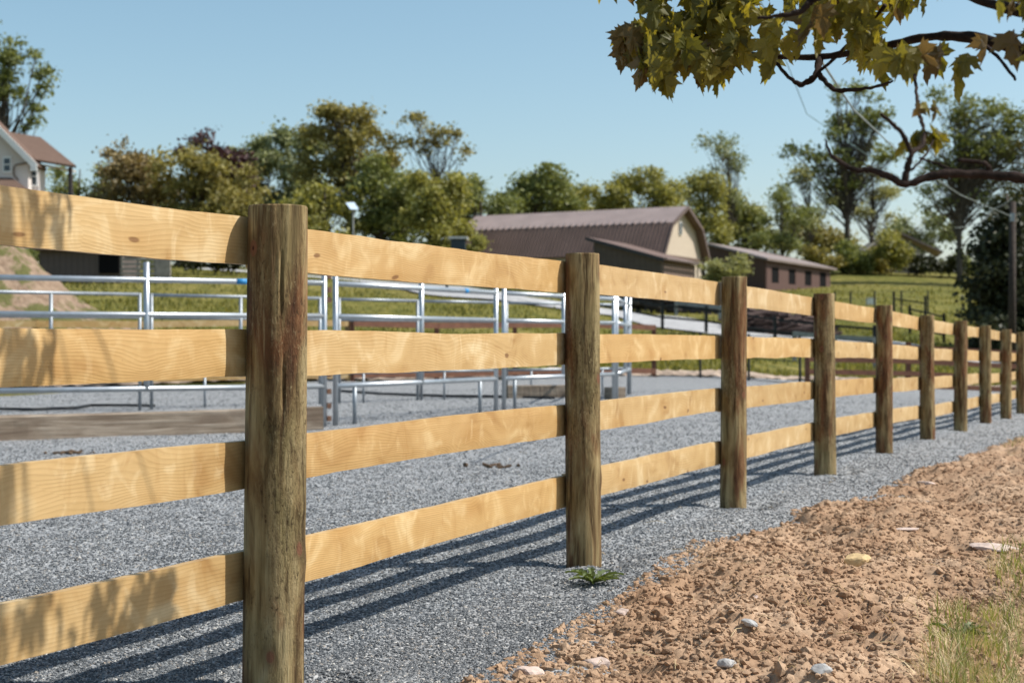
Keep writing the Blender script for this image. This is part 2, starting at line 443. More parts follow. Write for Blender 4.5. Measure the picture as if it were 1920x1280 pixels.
# gravel arena: sheet following the fence, finer near the camera
sv = np.concatenate([np.linspace(-9, -2.2, 60), -2.2+np.cumsum(.028+.0016*np.arange(430)**1.15/10)])
sv = sv[sv < 62]
qv = np.concatenate([-np.cumsum(np.full(60, .04)*1.055**np.arange(60))[::-1], np.linspace(0, 1.5, 40)])
S, Q = np.meshgrid(sv, qv, indexing='ij')
AX, AY = P1[0]+S*FD[0]+Q*FN[0], P1[1]+S*FD[1]+Q*FN[1]
FAR0, FAR1 = np.array([-18., 28.7]), np.array([4.05, 41.])   # far edge of the arena
def arena_edge(X):  # depth of the far edge
    return np.interp(X, [-40, -11.4, -1.7, 4.0, 9.0, 12.0, 24, 40], [27, 31.9, 36.2, 41.5, 43.0, 41.5, 41.5, 47])
und = fbm(AX/1.5, AY/1.5, 3, 11)*.03 + fbm(AX/.35, AY/.35, 3, 5)*.009
AZ = terrain(AX, AY) + und
AZ = AZ + 1.15*HOL(AX, AY)
edge = arena_edge(AX)
AZ = np.where(AY > edge, AZ-.25, AZ)
AZ = np.where(Q > 1.3, AZ-.3, AZ)
b = MB(); b.add(np.stack([AX, AY, AZ], -1).reshape(-1, 3), grid_faces(len(sv), len(qv))[:, ::-1])
tag(b.build("gravel_path", GRAVEL, smooth=True), kind='structure')
def gz(x, y):
    return HOL(x, y) + terrain(x, y) + fbm(x/1.5, y/1.5, 3, 11)*.03 + fbm(x/.35, y/.35, 3, 5)*.009

# dirt bank --------------------------------------------------------------
OFS = np.array([-3, -.8, .15, 1.1, 1.9, 2.6, 3.4, 4.2, 4.9, 6, 7.5, 9, 12, 15, 20, 30])
OFQ = np.array([.78, .72, .62, .56, .50, .40, .30, .62, .45, .70, .70, .77, .82, .9, 1.0, 1.15])
sd = [-2.6]
while sd[-1] < 34:
    D = max(3.2, 4.15+.907*sd[-1]); sd.append(sd[-1] + .0030*D*(1+max(0, D-12)*.02))
sd = np.array(sd); qd = np.concatenate([np.arange(.05, 2.6, .0125), 2.6+np.cumsum(.013*1.02**np.arange(90))])
S, Q = np.meshgrid(sd, qd, indexing='ij')
DX, DY = P1[0]+S*FD[0]+Q*FN[0], P1[1]+S*FD[1]+Q*FN[1]
def dirt_z(DX, DY, S, Q):
    eq = np.interp(S, OFS, OFQ) + fbm(DX/.28, DY/.28, 4, 21)*.14
    e = Q - eq
    wx = DX + fbm(DX/.07, DY/.07, 3, 31)*.03; wy = DY + fbm(DX/.07, DY/.07, 3, 37)*.03
    amp = .45+.9*np.clip(fbm(DX/.5, DY/.5, 3, 41)+.4, 0, 1)
    h = domes(wx, wy, .15, 51, .2, .55, .4)*.42 + domes(wx, wy, .06, 61, .25, .7, .7)*.30 + domes(wx, wy, .03, 71, .25, .75, .95)*.42
    h = h*amp + fbm(DX/.16, DY/.16, 5, 81, .62)*.030 + fbm(DX/.9, DY/.9, 3, 91)*.075 + fbm(DX/.35, DY/.35, 3, 92)*.055
    h -= .045*np.clip(fbm(wx/.14, wy/.14, 3, 93)-.2, 0, 1)
    rise = np.where(e > 0, np.clip(e/.6, 0, 1), np.clip(e/.22, -1, 0))
    return terrain(DX, DY) + bank(Q) + h + np.where(rise > 0, .008+rise*.05, rise*.16+.008)
DZ = dirt_z(DX, DY, S, Q)
b = MB(); b.add(np.stack([DX, DY, DZ], -1).reshape(-1, 3), grid_faces(len(sd), len(qd)))
tag(b.build("dirt_ground", DIRT, smooth=True), kind='structure')

def scatter_solids(name, x, y, z, size, mat, seed, flat=.6, label=None, cat=None, kindo='octa'):
    """many small angular solids in one mesh"""
    g = np.random.default_rng(seed); n = len(x)
    if kindo == 'octa':
        bv = np.array([(1,0,0),(-1,0,0),(0,1,0),(0,-1,0),(0,0,1),(0,0,-1)], float)
        bf = np.array([(0,2,4),(2,1,4),(1,3,4),(3,0,4),(2,0,5),(1,2,5),(3,1,5),(0,3,5)])
    else:
        t = (1+5**.5)/2
        bv = np.array([(-1,t,0),(1,t,0),(-1,-t,0),(1,-t,0),(0,-1,t),(0,1,t),(0,-1,-t),(0,1,-t),(t,0,-1),(t,0,1),(-t,0,-1),(-t,0,1)], float)/1.9
        bf = np.array([(0,11,5),(0,5,1),(0,1,7),(0,7,10),(0,10,11),(1,5,9),(5,11,4),(11,10,2),(10,7,6),(7,1,8),(3,9,4),(3,4,2),(3,2,6),(3,6,8),(3,8,9),(4,9,5),(2,4,11),(6,2,10),(8,6,7),(9,8,1)])
    k = len(bv)
    v = bv[None]*g.uniform(.6, 1.25, (n, k, 1))
    v = v*np.stack([g.uniform(.75, 1.3, n), g.uniform(.5, 1, n), np.full(n, flat)*g.uniform(.6, 1.2, n)], -1)[:, None, :]
    a = g.uniform(0, 6.28, n); tl = g.normal(0, .5, n)
    c, s = np.cos(tl), np.sin(tl)
    v = np.stack([v[..., 0], v[..., 1]*c[:, None]-v[..., 2]*s[:, None], v[..., 1]*s[:, None]+v[..., 2]*c[:, None]], -1)
    c, s = np.cos(a), np.sin(a)
    v = np.stack([v[..., 0]*c[:, None]-v[..., 1]*s[:, None], v[..., 0]*s[:, None]+v[..., 1]*c[:, None], v[..., 2]], -1)
    v = v*size[:, None, None]*.5 + np.stack([x, y, z], -1)[:, None, :]
    f = (bf[None] + (np.arange(n)*k)[:, None, None]).reshape(-1, 3)
    b = MB(); b.add(v.reshape(-1, 3), f)
    return tag(b.build(name, mat), label, cat, kind='stuff')

# gravel chips: density falls with the square of distance from where people stand
N = 290000
D = 3.3/(1-rng.random(N)*(1-3.3/30))      # pdf ~ 1/D^2
u = rng.uniform(-.40, .40, N); X = u*D
s_ = (X-P1[0])*FD[0]+(D-P1[1])*FD[1]; q_ = (X-P1[0])*FN[0]+(D-P1[1])*FN[1]
keep = q_ < np.interp(s_, OFS, OFQ)+fbm(X/.28, D/.28, 4, 21)*.14 + np.abs(rng.normal(0, .05, N))
X, D = X[keep], D[keep]
sz = rng.uniform(.008, .0165, len(X))*(1+np.clip(D-5, 0, 20)*.045)
scatter_solids("gravel_chips", X, D, gz(X, D)+sz*.12, sz, CHIP, 3, .6, "loose grey angular gravel chips covering the arena and the fence foot", "gravel")
# dirt clods lying on the bank
N = 120000
s = rng.exponential(5, N)-1.5; q = rng.uniform(.1, 3.2, N)
e = q-np.interp(s, OFS, OFQ); keep = (e > -.12) & (s < 24)
s, q = s[keep], q[keep]; X, Y = P1[0]+s*FD[0]+q*FN[0], P1[1]+s*FD[1]+q*FN[1]
sz = .006+.024*rng.random(len(X))**2.6+.035*rng.random(len(X))**18
scatter_solids("dirt_clods", X, Y, np.maximum(dirt_z(X, Y, s, q), gz(X, Y))+sz*.05, sz, DIRT, 5, .8, "crumbled brown clay clods lying on the dug soil bank", "soil", 'ico')

# ------------------------------------------------------------------ the pine board fence
fence = empty("board_fence", (posts[1][0][0], posts[1][0][1], 0), "new four board fence of yellow pine planks on round treated posts", "fence")
def make_post(c, zb, r0, r1, H, seed, lean=(0, 0)):
    n, m = 64, 120
    a = np.linspace(0, 2*np.pi, n, endpoint=False); zz = np.linspace(-.25, H, m)
    A, Z = np.meshgrid(a, zz)
    t = (Z+.25)/(H+.25); r = r0+(r1-r0)*t
    ca = np.cos(A)*2; sa = np.sin(A)*2
    r = r + fbm(ca+sa*.7+seed*3.1, Z*1.1+seed, 3, seed)*.004 + fbm(A*9/6.28*2, Z*2.2, 3, seed+3)*.0016
    r = r - .004*np.clip(fbm(A*26/6.28, Z*1.2, 2, seed+5)-.25, 0, 1)
    g = np.random.default_rng(seed)
    for _ in range(5):    # knot swellings
        ka, kz = g.uniform(0, 6.28), g.uniform(.1, H-.1)
        da = np.angle(np.exp(1j*(A-ka)))
        r = r + .006*np.exp(-((da*r0/.03)**2+((Z-kz)/.045)**2))
    # a drying split
    ks = g.uniform(3.6, 5.4); w = np.exp(-((np.angle(np.exp(1j*(A-ks-.12*np.sin(Z*3))))*r0)/.0035)**2)
    r = r - .008*w*np.clip((Z-g.uniform(0, .4))*3, 0, 1)
    bev = np.clip((H-Z)/.006, 0, 1); 
    x = (c[0] + lean[0]*Z) + r*np.cos(A); y = (c[1]+lean[1]*Z) + r*np.sin(A)
    z = zb + Z + np.where(t > .999, fbm(np.cos(A)*3, np.sin(A)*3, 3, seed)*.004, 0)
    v = np.stack([x, y, z], -1).reshape(-1, 3)
    i = np.arange(m-1)[:, None]*n; k = np.arange(n)[None, :]; k2 = (k+1) % n
    f = np.stack([i+k, i+k2, i+n+k2, i+n+k], -1).reshape(-1, 4)
    b = MB(); b.add(v, f)
    # sawn top, slightly dished
    top = (m-1)*n; rings = [1.0, .97, .6, .25]
    cx, cy = c[0]+lean[0]*H, c[1]+lean[1]*H
    ring0 = v[top:top+n]; vs = [ring0]
    for q in rings[1:]:
        rg = ring0.copy(); rg[:, 0] = cx+(rg[:, 0]-cx)*q; rg[:, 1] = cy+(rg[:, 1]-cy)*q; rg[:, 2] = zb+H+.004; vs.append(rg)
    vs.append(np.array([[cx, cy, zb+H+.004]]))
    kk = np.arange(n); f2 = []
    for j in range(3):
        for k_ in range(n): f2.append([j*n+k_, j*n+(k_+1) % n, (j+1)*n+(k_+1) % n, (j+1)*n+k_])
    for k_ in range(n): f2.append([3*n+k_, 3*n+(k_+1) % n, 4*n])
    b.add(np.concatenate(vs), f2)
    return b
radii = [.085, .0895, .0805, .0815, .085, .080, .082, .084, .083, .085, .084, .083, .084, .083]
for i, ((x, y), zb) in enumerate(posts):
    H = 1.40 + (0 if i in (1, 2) else random.uniform(-.008, .008))
    lean = {1: (.011, 0), 3: (.004, 0), 4: (-.006, 0)}.get(i, (random.uniform(-.006, .006), 0))
    if i == 1: x -= .008
    b = make_post((x, y), zb, radii[i]+(.002 if i == 1 else 0), radii[i]-.005, H, 100+i, lean)
    o = b.build("post", POST, None, True, origin=(x, y, zb)); o.parent = fence
    o.location = (x-fence.location.x, y-fence.location.y, zb)
    o.data.set_sharp_from_angle(angle=R(40))
# long boards: one per bay, nailed to the far side of the posts
TOPS = [1.37, 1.045, .722, .402]; BH, BT = .14, .027
bn = -FN
def rail(a, b_, seed):
    """board between top-edge points a and b_, far side of the posts; own local frame: x along, y thickness, z up"""
    a, b_ = Vector(a), Vector(b_); L = (b_-a).length
    nx, nz = 60, 6; g = random.Random(seed)
    dx = (b_-a).normalized(); dy = Vector((-dx.y, dx.x, 0)).normalized(); dz = dx.cross(dy).normalized()
    if dz.z < 0: dz = -dz; dy = -dy
    bow = g.uniform(-.006, .006); cup = g.uniform(-.002, .002)
    x = np.linspace(0, L, nx); sx = np.sin(x/L*math.pi)
    topw = fbm(x*2.3+seed*7.7, x*0+seed, 4, seed)*.005 + fbm(x*14+seed*7.7, x*0+seed, 2, seed)*.001; botw = fbm(x*2.1+seed*3.3, x*0+seed*2, 4, seed+9)*.006 + fbm(x*13+seed, x*0+seed, 2, seed)*.001
    vs = []
    for side in (0, 1):
        for i in range(nx):
            for j in range(nz):
                t = j/(nz-1); zt = topw[i] + bow*sx[i]; zb = -BH+botw[i]+bow*sx[i]*.8
                yy = side*BT + cup*math.sin(t*math.pi) + .003*math.sin(x[i]*2.1+seed)*.6
                ed = .0015 if j in (0, nz-1) else 0
                vs.append((x[i], yy + (ed if side == 0 else -ed), zb+(zt-zb)*t))
    fs = []; off = nx*nz
    for i in range(nx-1):
        for j in range(nz-1):
            q = i*nz+j
            fs.append([q, q+nz, q+nz+1, q+1]); q += off; fs.append([q, q+1, q+nz+1, q+nz])
        q = i*nz; fs.append([q, q+off, q+off+nz, q+nz]); q = i*nz+nz-1; fs.append([q, q+nz, q+off+nz, q+off])
    for j in range(nz-1):
        fs.append([j, j+1, off+j+1, off+j]); q = (nx-1)*nz+j; fs.append([q, q+off, q+off+1, q+1])
    b = MB(); b.add(vs, fs)
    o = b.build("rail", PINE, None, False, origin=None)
    o.parent = fence
    M = Matrix(((dx.x, dy.x, dz.x, a.x), (dx.y, dy.y, dz.y, a.y), (dx.z, dy.z, dz.z, a.z), (0, 0, 0, 1)))
    o.matrix_local = Matrix.Translation(-Vector(fence.location)) @ M
    return o
for i in range(len(posts)-1):
    (xa, ya), za = posts[i]; (xb, yb), zb = posts[i+1]
    d = Vector((xb-xa, yb-ya, 0)).normalized(); nrm = Vector((-d.y, d.x, 0))
    for k, t in enumerate(TOPS):
        ja, jb = random.uniform(-.006, .006), random.uniform(-.006, .006)
        off = .080
        pa = Vector((xa, ya, za+t+ja)) + nrm*off + d*.0015; pb = Vector((xb, yb, zb+t+jb)) + nrm*off - d*.0015
        rail(pa, pb, 10*i+k+3)

# ------------------------------------------------------------------ livestock pen of pipe panels
def panel(a, b_, label, mid=(.5,), zt=1.70, zf=1.93, r=.032, mat=GALV, legs=(.16, .86), tape=None, rails=(1.0, .68, .34, 0), zlow=.48, ends=(0, 0), pins=False, kind='panel'):
    a, b_ = Vector(a), Vector(b_); a.z = tz(a.x, a.y); b_.z = tz(b_.x, b_.y)
    o = empty("livestock_panel", a, label, "livestock panel", "galvanised pipe panels forming the pen")
    at = lambda t, z: Vector((a.x+(b_.x-a.x)*t, a.y+(b_.y-a.y)*t, a.z+(b_.z-a.z)*t+z))
    for k, q in enumerate(rails):
        z = zlow+(zt-zlow)*q
        m = MB(); m.tube([at(0, z), at(1, z)], r*(1 if k in (0, len(rails)-1) else .95), 12); m.build("rail", mat, o, True)
    for t, bottom in ((0, ends[0]), (1, ends[1])):
        m = MB(); m.tube([at(t, bottom), at(t, zf)], r*1.0, 12); m.build("end_upright", mat, o, True)
    for t in mid:
        m = MB(); m.tube([at(t, zlow-.03), at(t, zf-.03)], r*1.05, 12); m.build("brace_upright", mat, o, True)
    for t in legs:
        m = MB(); m.tube([at(t, 0), at(t, zlow)], r*.8, 10); m.build("leg", GALV2, o, True)
    if tape:
        m = MB(); m.tube([at(tape-.012, zt), at(tape+.012, zt)], r*1.06, 12); m.build("tape_band", BLUE, o, True)
    if pins:
        d = (b_-a).normalized()
        for z in (1.78, 1.62, 1.5, .62, .42, .25, .1):
            m = MB(); c = at(1, z)+d*.055; m.box(c, (.05, .05, .06), math.atan2(d.y, d.x)); m.build("hinge_pin", RUST, o)
    return o
def g2(px, D): return Vector(((px-960)/FPX*D, D, 0))
panel(g2(-420, 13.3), g2(-330, 13.45), "x", mid=(), legs=()) if False else None
panel(g2(-330, 14.6), g2(608, 16.8), "long silver pipe panel behind the leftmost planks, blue band near its right end", mid=(.612,), legs=(), tape=.815, pins=True, ends=(0, 0))
panel(g2(629, 16.95), g2(930, 20.1), "silver pipe panel with blue band, seen between the two nearest posts", mid=(.493,), legs=(.103, .884), tape=.783)
panel(g2(945, 20.3), g2(1151, 23.1), "silver pipe panel running behind the second round post", mid=(.512,), legs=(.087,))
panel(g2(1156, 23.3), g2(1181, 27.2), "silver end panel turning away at the right corner of the pen", mid=(.62,), legs=())
F = dict(mat=GALV2, r=.025, zt=1.70, zf=1.72, legs=(.3,), rails=(1.0, .72, .36, 0), zlow=.50)
panel(g2(-300, 18.7), g2(262, 20.9), "thin pipe panel on the far side of the pen, leftmost, before the soil heap", mid=(.68,), **F)
panel(g2(284, 21.1), g2(600, 22.8), "thin far pipe panel partly behind the nearest round post", mid=(.51,), **F)
panel(g2(636, 23.2), g2(783, 24.2), "thin far pipe panel in the left half of the second bay", mid=(), **F)
panel(g2(790, 24.3), g2(930, 25.2), "thin far pipe panel in the right half of the second bay", mid=(), **F)
panel(g2(950, 25.4), g2(1100, 26.2), "short thin far pipe panel behind the second round post", mid=(), **F)
panel(g2(1108, 26.3), g2(1178, 27.1), "shortest far pipe panel beside the pen's right corner", mid=(), **F)

# timbers on the gravel
def timber(a, b_, h, w, mat, label, name="timber_beam"):
    a, b_ = Vector(a), Vector(b_); za, zb = tz(a.x, a.y), tz(b_.x, b_.y)
    L = (b_-a).length; n = 40; vs = []; x = np.linspace(0, L, n)
    prof = [(-w/2+.012, 0), (w/2-.012, 0), (w/2, .012), (w/2, h-.014), (w/2-.014, h), (-w/2+.014, h), (-w/2, h-.014), (-w/2, .012)]
    for i in range(n):
        for j, (y, z) in enumerate(prof):
            vs.append((x[i], y+.01*math.sin(x[i]*1.3+j)+random.uniform(-.003, .003), z+.008*math.sin(x[i]*.9+j*.4)+random.uniform(-.003, .003)))
    k = len(prof); fs = [[i*k+j, i*k+(j+1) % k, (i+1)*k+(j+1) % k, (i+1)*k+j] for i in range(n-1) for j in range(k)]
    fs += [list(range(k))[::-1], [(n-1)*k+j for j in range(k)]]
    m = MB(); m.add(vs, fs); o = m.build(name, mat)
    o.location = (a.x, a.y, (za+zb)/2-.01); o.rotation_euler = (0, 0, math.atan2(b_.y-a.y, b_.x-a.x))
    return tag(o, label, "timber")
timber(g2(-420, 13.4), g2(600, 16.35), .27, .2, OLDWOOD, "long weathered grey beam lying on gravel in front of the pen")
timber(g2(950, 25.1), g2(1060, 25.4), .24, .2, OLDWOOD, "short grey beam lying inside the pen's right end")
timber(g2(1140, 24.6), g2(1166, 24.8), .22, .2, OLDWOOD, "stub of timber standing on gravel in the pen's right corner", "timber_block")

# ------------------------------------------------------------------ arena's far fence and others
def rail_fence(pts, name, label, zs, ph, mat, bh=.14, pw=.12, pmat=None, group=None, bt=.03, matf=None, labelled=None):
    """pts: post positions (x, y); zs: rail centre heights"""
    base = Vector((pts[0][0], pts[0][1], tz(*pts[0])))
    o = empty(name, base, label, "fence", group)
    for i, p in enumerate(pts):
        z = tz(*p); m = MB(); m.bar((p[0], p[1], z-.2), (p[0], p[1], z+ph), pw, pw)
        m.build("post", pmat or mat, o)
    for i in range(len(pts)-1):
        a, c = pts[i], pts[i+1]
        for z in zs:
            m = MB(); off = pw/2+bt/2
            dd = Vector((c[0]-a[0], c[1]-a[1], 0)).normalized(); nn = Vector((dd.y, -dd.x, 0))*off
            m.bar(Vector((a[0], a[1], tz(*a)+z))+nn+dd*.002, Vector((c[0], c[1], tz(*c)+z))+nn-dd*.002, bt, bh)
            m.build("rail", mat, o)
    return o
def line(p, q, n): return [(p[0]+(q[0]-p[0])*i/n, p[1]+(q[1]-p[1])*i/n) for i in range(n+1)]
A = (-17.5, 29.6); B_ = (-4.0, 34.6)
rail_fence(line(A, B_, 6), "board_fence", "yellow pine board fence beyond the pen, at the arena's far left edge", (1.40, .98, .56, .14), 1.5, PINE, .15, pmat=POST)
rail_fence(line((-3.9, 34.65), (4.05, 40.6), 4), "board_fence", "brown board fence beyond the pen, ending behind the second bay", (1.40, .98, .56, .16), 1.45, BROWNWOOD, .15)
rail_fence(line((7.6, 36.6), (15.9, 38.4), 3) + line((18.7, 38.9), (35, 41.5), 5), "board_fence", "brown three board fence seen low between the far posts on the right", (1.05, .70, .38, .08), 1.2, BROWNWOOD, .13)
# wire fence with thin dark posts
def wire_fence(pts, ph, label, wires=(.15, .5, .85, 1.1), r=.03, name="wire_fence", wr=.006):
    base = Vector((pts[0][0], pts[0][1], tz(*pts[0]))); o = empty(name, base, label, "fence")
    for p in pts:
        m = MB(); z = tz(*p); m.tube([(p[0], p[1], z-.2), (p[0], p[1], z+ph)], r, 8); m.build("post", BLACKWOOD, o)
    for i in range(len(pts)-1):
        for w in wires:
            a, c = pts[i], pts[i+1]; m = MB(); m.tube([(a[0], a[1], tz(*a)+w), (c[0], c[1], tz(*c)+w)], wr, 5); m.build("wire", BLACKWOOD, o)
    return o
wire_fence([(g2(px, D).x, D) for px, D in ((1224, 40.9), (1313, 40.2), (1404, 39.5), (1500, 37.6))], 1.3, "low wire fence on thin dark posts at the arena edge", (.03, .62, 1.0, 1.25), .035, wr=.012)
# black board fence beside the driveway
def hp(px, py): v = hit(px, py, 20); return (v.x, v.y)
def fpt(px, D): return ((px-960)/FPX*D, D)
rail_fence([fpt(px, D) for px, D in ((838, 71), (1055, 66), (1242, 62), (1324, 60.5), (1453, 58), (1545, 57), (1640, 55.5))], "board_fence", "black rail fence running along the near side of the driveway", (1.05, .55), 1.2, BLACKWOOD, .09, .13)
rail_fence([fpt(px, D) for px, D in ((1268, 73), (1350, 70), (1428, 68), (1530, 66))], "board_fence", "weathered grey rail fence before the dark brush heap", (1.15, .6), 1.3, GREYRAIL, .16, .16)
rail_fence([fpt(px, D) for px, D in ((1490, 52), (1565, 51), (1640, 50))], "board_fence", "low grey top rail between the fourth and fifth posts", (.98,), 1.05, GREYRAIL, .16, .14)
rail_fence([fpt(px, D) for px, D in ((1676, 78), (1735, 76))], "field_gate", "dark rail gate standing alone on the green slope, upper one", (1.1,), 1.5, BLACKWOOD, .07, .11)
rail_fence([fpt(px, D) for px, D in ((1706, 68), (1770, 66))], "field_gate", "dark rail gate on the green slope, lower one", (1.15, .3), 1.3, BLACKWOOD, .08, .11)
wire_fence([fpt(px, D) for px, D in ((1565, 78), (1595, 79), (1640, 81), (1690, 84), (1740, 88))], 1.35, "thin wire fence crossing the grass slope beside the brown stable", (.5, .95, 1.3), .05, wr=.006)
wire_fence([fpt(px, D) for px, D in ((1520, 172), (1560, 172), (1610, 170), (1660, 169), (1720, 168), (1780, 168), (1840, 168))], 1.4, "old post fence along the hilltop hedge", (.5, 1.2), .09, wr=.03)
m = MB(); v = hit(1633, 571, 30); m.box(v+Vector((0, 0, .2)), (.55, .45, .4)); m.box(v+Vector((0, 0, .43)), (.62, .5, .05))
tag(m.build("feed_box", simple("white_plastic", (.6, .62, .6)), origin=v), "small white feed box on the green slope", "box")

# driveway
rp = [hit(px, py, 30) for px, py in ((380, 505), (600, 521), (720, 531), (850, 548), (1000, 567), (1176, 592), (1350, 621), (1480, 638), (1600, 646))]
rp = [Vector((r.x, r.y, 0)) for r in rp] + [Vector((rp[-1].x+9, rp[-1].y-2.5, 0)), Vector((rp[-1].x+40, rp[-1].y-9, 0))]
dense = []
for i in range(len(rp)-1):
    for t in np.linspace(0, 1, 24, endpoint=False):
        p0 = rp[max(i-1, 0)]; p1 = rp[i]; p2 = rp[i+1]; p3 = rp[min(i+2, len(rp)-1)]
        dense.append(.5*((2*p1)+(p2-p0)*t+(2*p0-5*p1+4*p2-p3)*t*t+(3*p1-p0-3*p2+p3)*t**3))
vs = []; W = 9
for i, p in enumerate(dense):
    t = (dense[min(i+1, len(dense)-1)]-dense[max(i-1, 0)]).normalized(); nn = Vector((-t.y, t.x, 0))
    for j in range(W):
        u = (j/(W-1)-.5)*4.4 + .15*math.sin(i*.31+j); q = p+nn*u
        vs.append((q.x, q.y, tz(q.x, q.y)+.10-.06*abs(j/(W-1)-.5)))
m = MB(); m.add(vs, grid_faces(len(dense), W))
tag(m.build("road", simple("driveway_gravel", (.34, .34, .345), .95, .2, 2, bump=.4), smooth=True), kind='structure')

# pale bank strip at the arena edge
n = 260; xs = np.linspace(-16, 26, n); vs = []
for x in xs:
    e = float(arena_edge(np.array([x]))[0])
    for j in range(8):
        y = e+.1+j*.17+.1*math.sin(x*3+j); vs.append((x, y, tz(x, y)+.0+(.10+.08*math.sin(x*1.7)*math.sin(x*.6))*math.sin(j/7*math.pi)+random.uniform(-.035, .035)))
m = MB(); m.add(vs, grid_faces(n, 8)); tag(m.build("dirt_path", simple("pale_bank_soil", (.30, .235, .185), .95, .4, 3, bump=.6)), kind='structure')

# ------------------------------------------------------------------ buildings
ROOFM = mat_stripes("brown_metal_roof", (.20, .155, .15), (.13, .10, .097), .42, 0, .45, .0, .7)
def barn():
    L = Vector((10.5, 100, 0)); gd = Vector((.47, .885, 0)).normalized(); rd = Vector((-.885, .47, 0)).normalized()
    Wd, Ln, ze, zk, zr, k = 8.7, 17.0, 7.26, 9.35, 10.75, 1.35
    zg = 3.4
    o = empty("gambrel_barn", (L.x, L.y, zg), "large brown gambrel roofed barn with a tan gable on the slope", "barn")
    o.rotation_euler = (0, 0, 0)
    g = lambda s, r, z: Vector((L.x, L.y, 0))+gd*s+rd*r+Vector((0, 0, z))
    tan = mat_stripes("tan_board_siding", (.50, .42, .33), (.36, .29, .22), .3, 1, .8, 0, .3)
    wall = MB()
    prof = [(0, zg), (Wd, zg), (Wd, ze), (Wd-k, zk), (Wd/2, zr), (k, zk), (0, ze)]
    wall.add([g(s, .25, z) for s, z in prof]+[g(s, Ln-.25, z) for s, z in prof], [list(range(7)), list(range(13, 6, -1))]+[[i, (i+1) % 7+0, (i+1) % 7+7, i+7][::-1] for i in range(7)])
    wall.build("wall", tan, o)
    # roof in four slabs, eaves flared a little
    def roofpart(s0, z0, s1, z1, nm, t=.14, mt=None):
        m = MB(); ov = .35
        n_ = 60
        m.slab([g(s0, -ov, z0), g(s1, -ov, z1), g(s1, Ln+ov, z1), g(s0, Ln+ov, z0)], t)
        # standing ribs
        up = (g(s1, 0, z1)-g(s0, 0, z0)).cross(rd).normalized()
        if up.z < 0: up = -up
        for i in range(n_+1):
            r = -ov+(Ln+2*ov)*i/n_
            m.bar(g(s0, r, z0)+up*.02, g(s1, r, z1)+up*.015, .035, .035)
        return m.build(nm, mt or ROOFP, o)
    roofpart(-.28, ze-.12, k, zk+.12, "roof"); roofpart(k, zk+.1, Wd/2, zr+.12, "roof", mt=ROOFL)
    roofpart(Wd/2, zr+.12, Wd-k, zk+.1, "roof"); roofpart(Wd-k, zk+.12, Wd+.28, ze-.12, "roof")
    m = MB()
    for i in range(34):
        r = .2+(Ln-.4)*i/33; m.bar(g(k-.02, r, zk+.14), g(k+.25, r, zk+.34), .16, .10)
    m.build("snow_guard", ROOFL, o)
    tr = MB()   # rake trim on the gable
    pr = [(-.28, ze-.12), (k, zk+.12), (Wd/2, zr+.14), (Wd-k, zk+.12), (Wd+.28, ze-.12)]
    for (s0, z0), (s1, z1) in zip(pr[:-1], pr[1:]): tr.bar(g(s0, -.37, z0-.1), g(s1, -.37, z1-.1), .05, .26)
    tr.build("rake_trim", simple("brown_trim", (.11, .08, .07)), o)
    w = MB(); c = g(Wd/2-.15, .2, 9.25); w.bar(c-gd*.25, c+gd*.25, .08, .95); wf = w.build("window", simple("white_trim", (.55, .55, .53)), o)
    w = MB(); c = g(Wd/2-.15, .15, 9.25); w.bar(c-gd*.17, c+gd*.17, .06, .8); w.build("pane", GLASS, wf)
    w = MB(); c = g(Wd/2, .2, ze-.1); w.bar(g(0, .2, ze-.15), g(Wd, .2, ze-.15), .14, .2); w.build("belt_trim", simple("brown_belt", (.13, .09, .07)), o)
    return o
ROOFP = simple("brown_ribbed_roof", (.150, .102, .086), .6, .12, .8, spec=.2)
ROOFL = simple("sunlit_brown_roof", (.25, .20, .19), .5, .12, .8, spec=.5)  # sun on the upper barn slope painted in as lighter brown; stable reuses it
GLASS = NT("window_glass", .12, .6); GLASS.base((.03, .045, .06)); GLASS = GLASS.m
DARK = NT("dark_opening", .9, .1); DARK.base((.006, .006, .007)); DARK = DARK.m
barn()
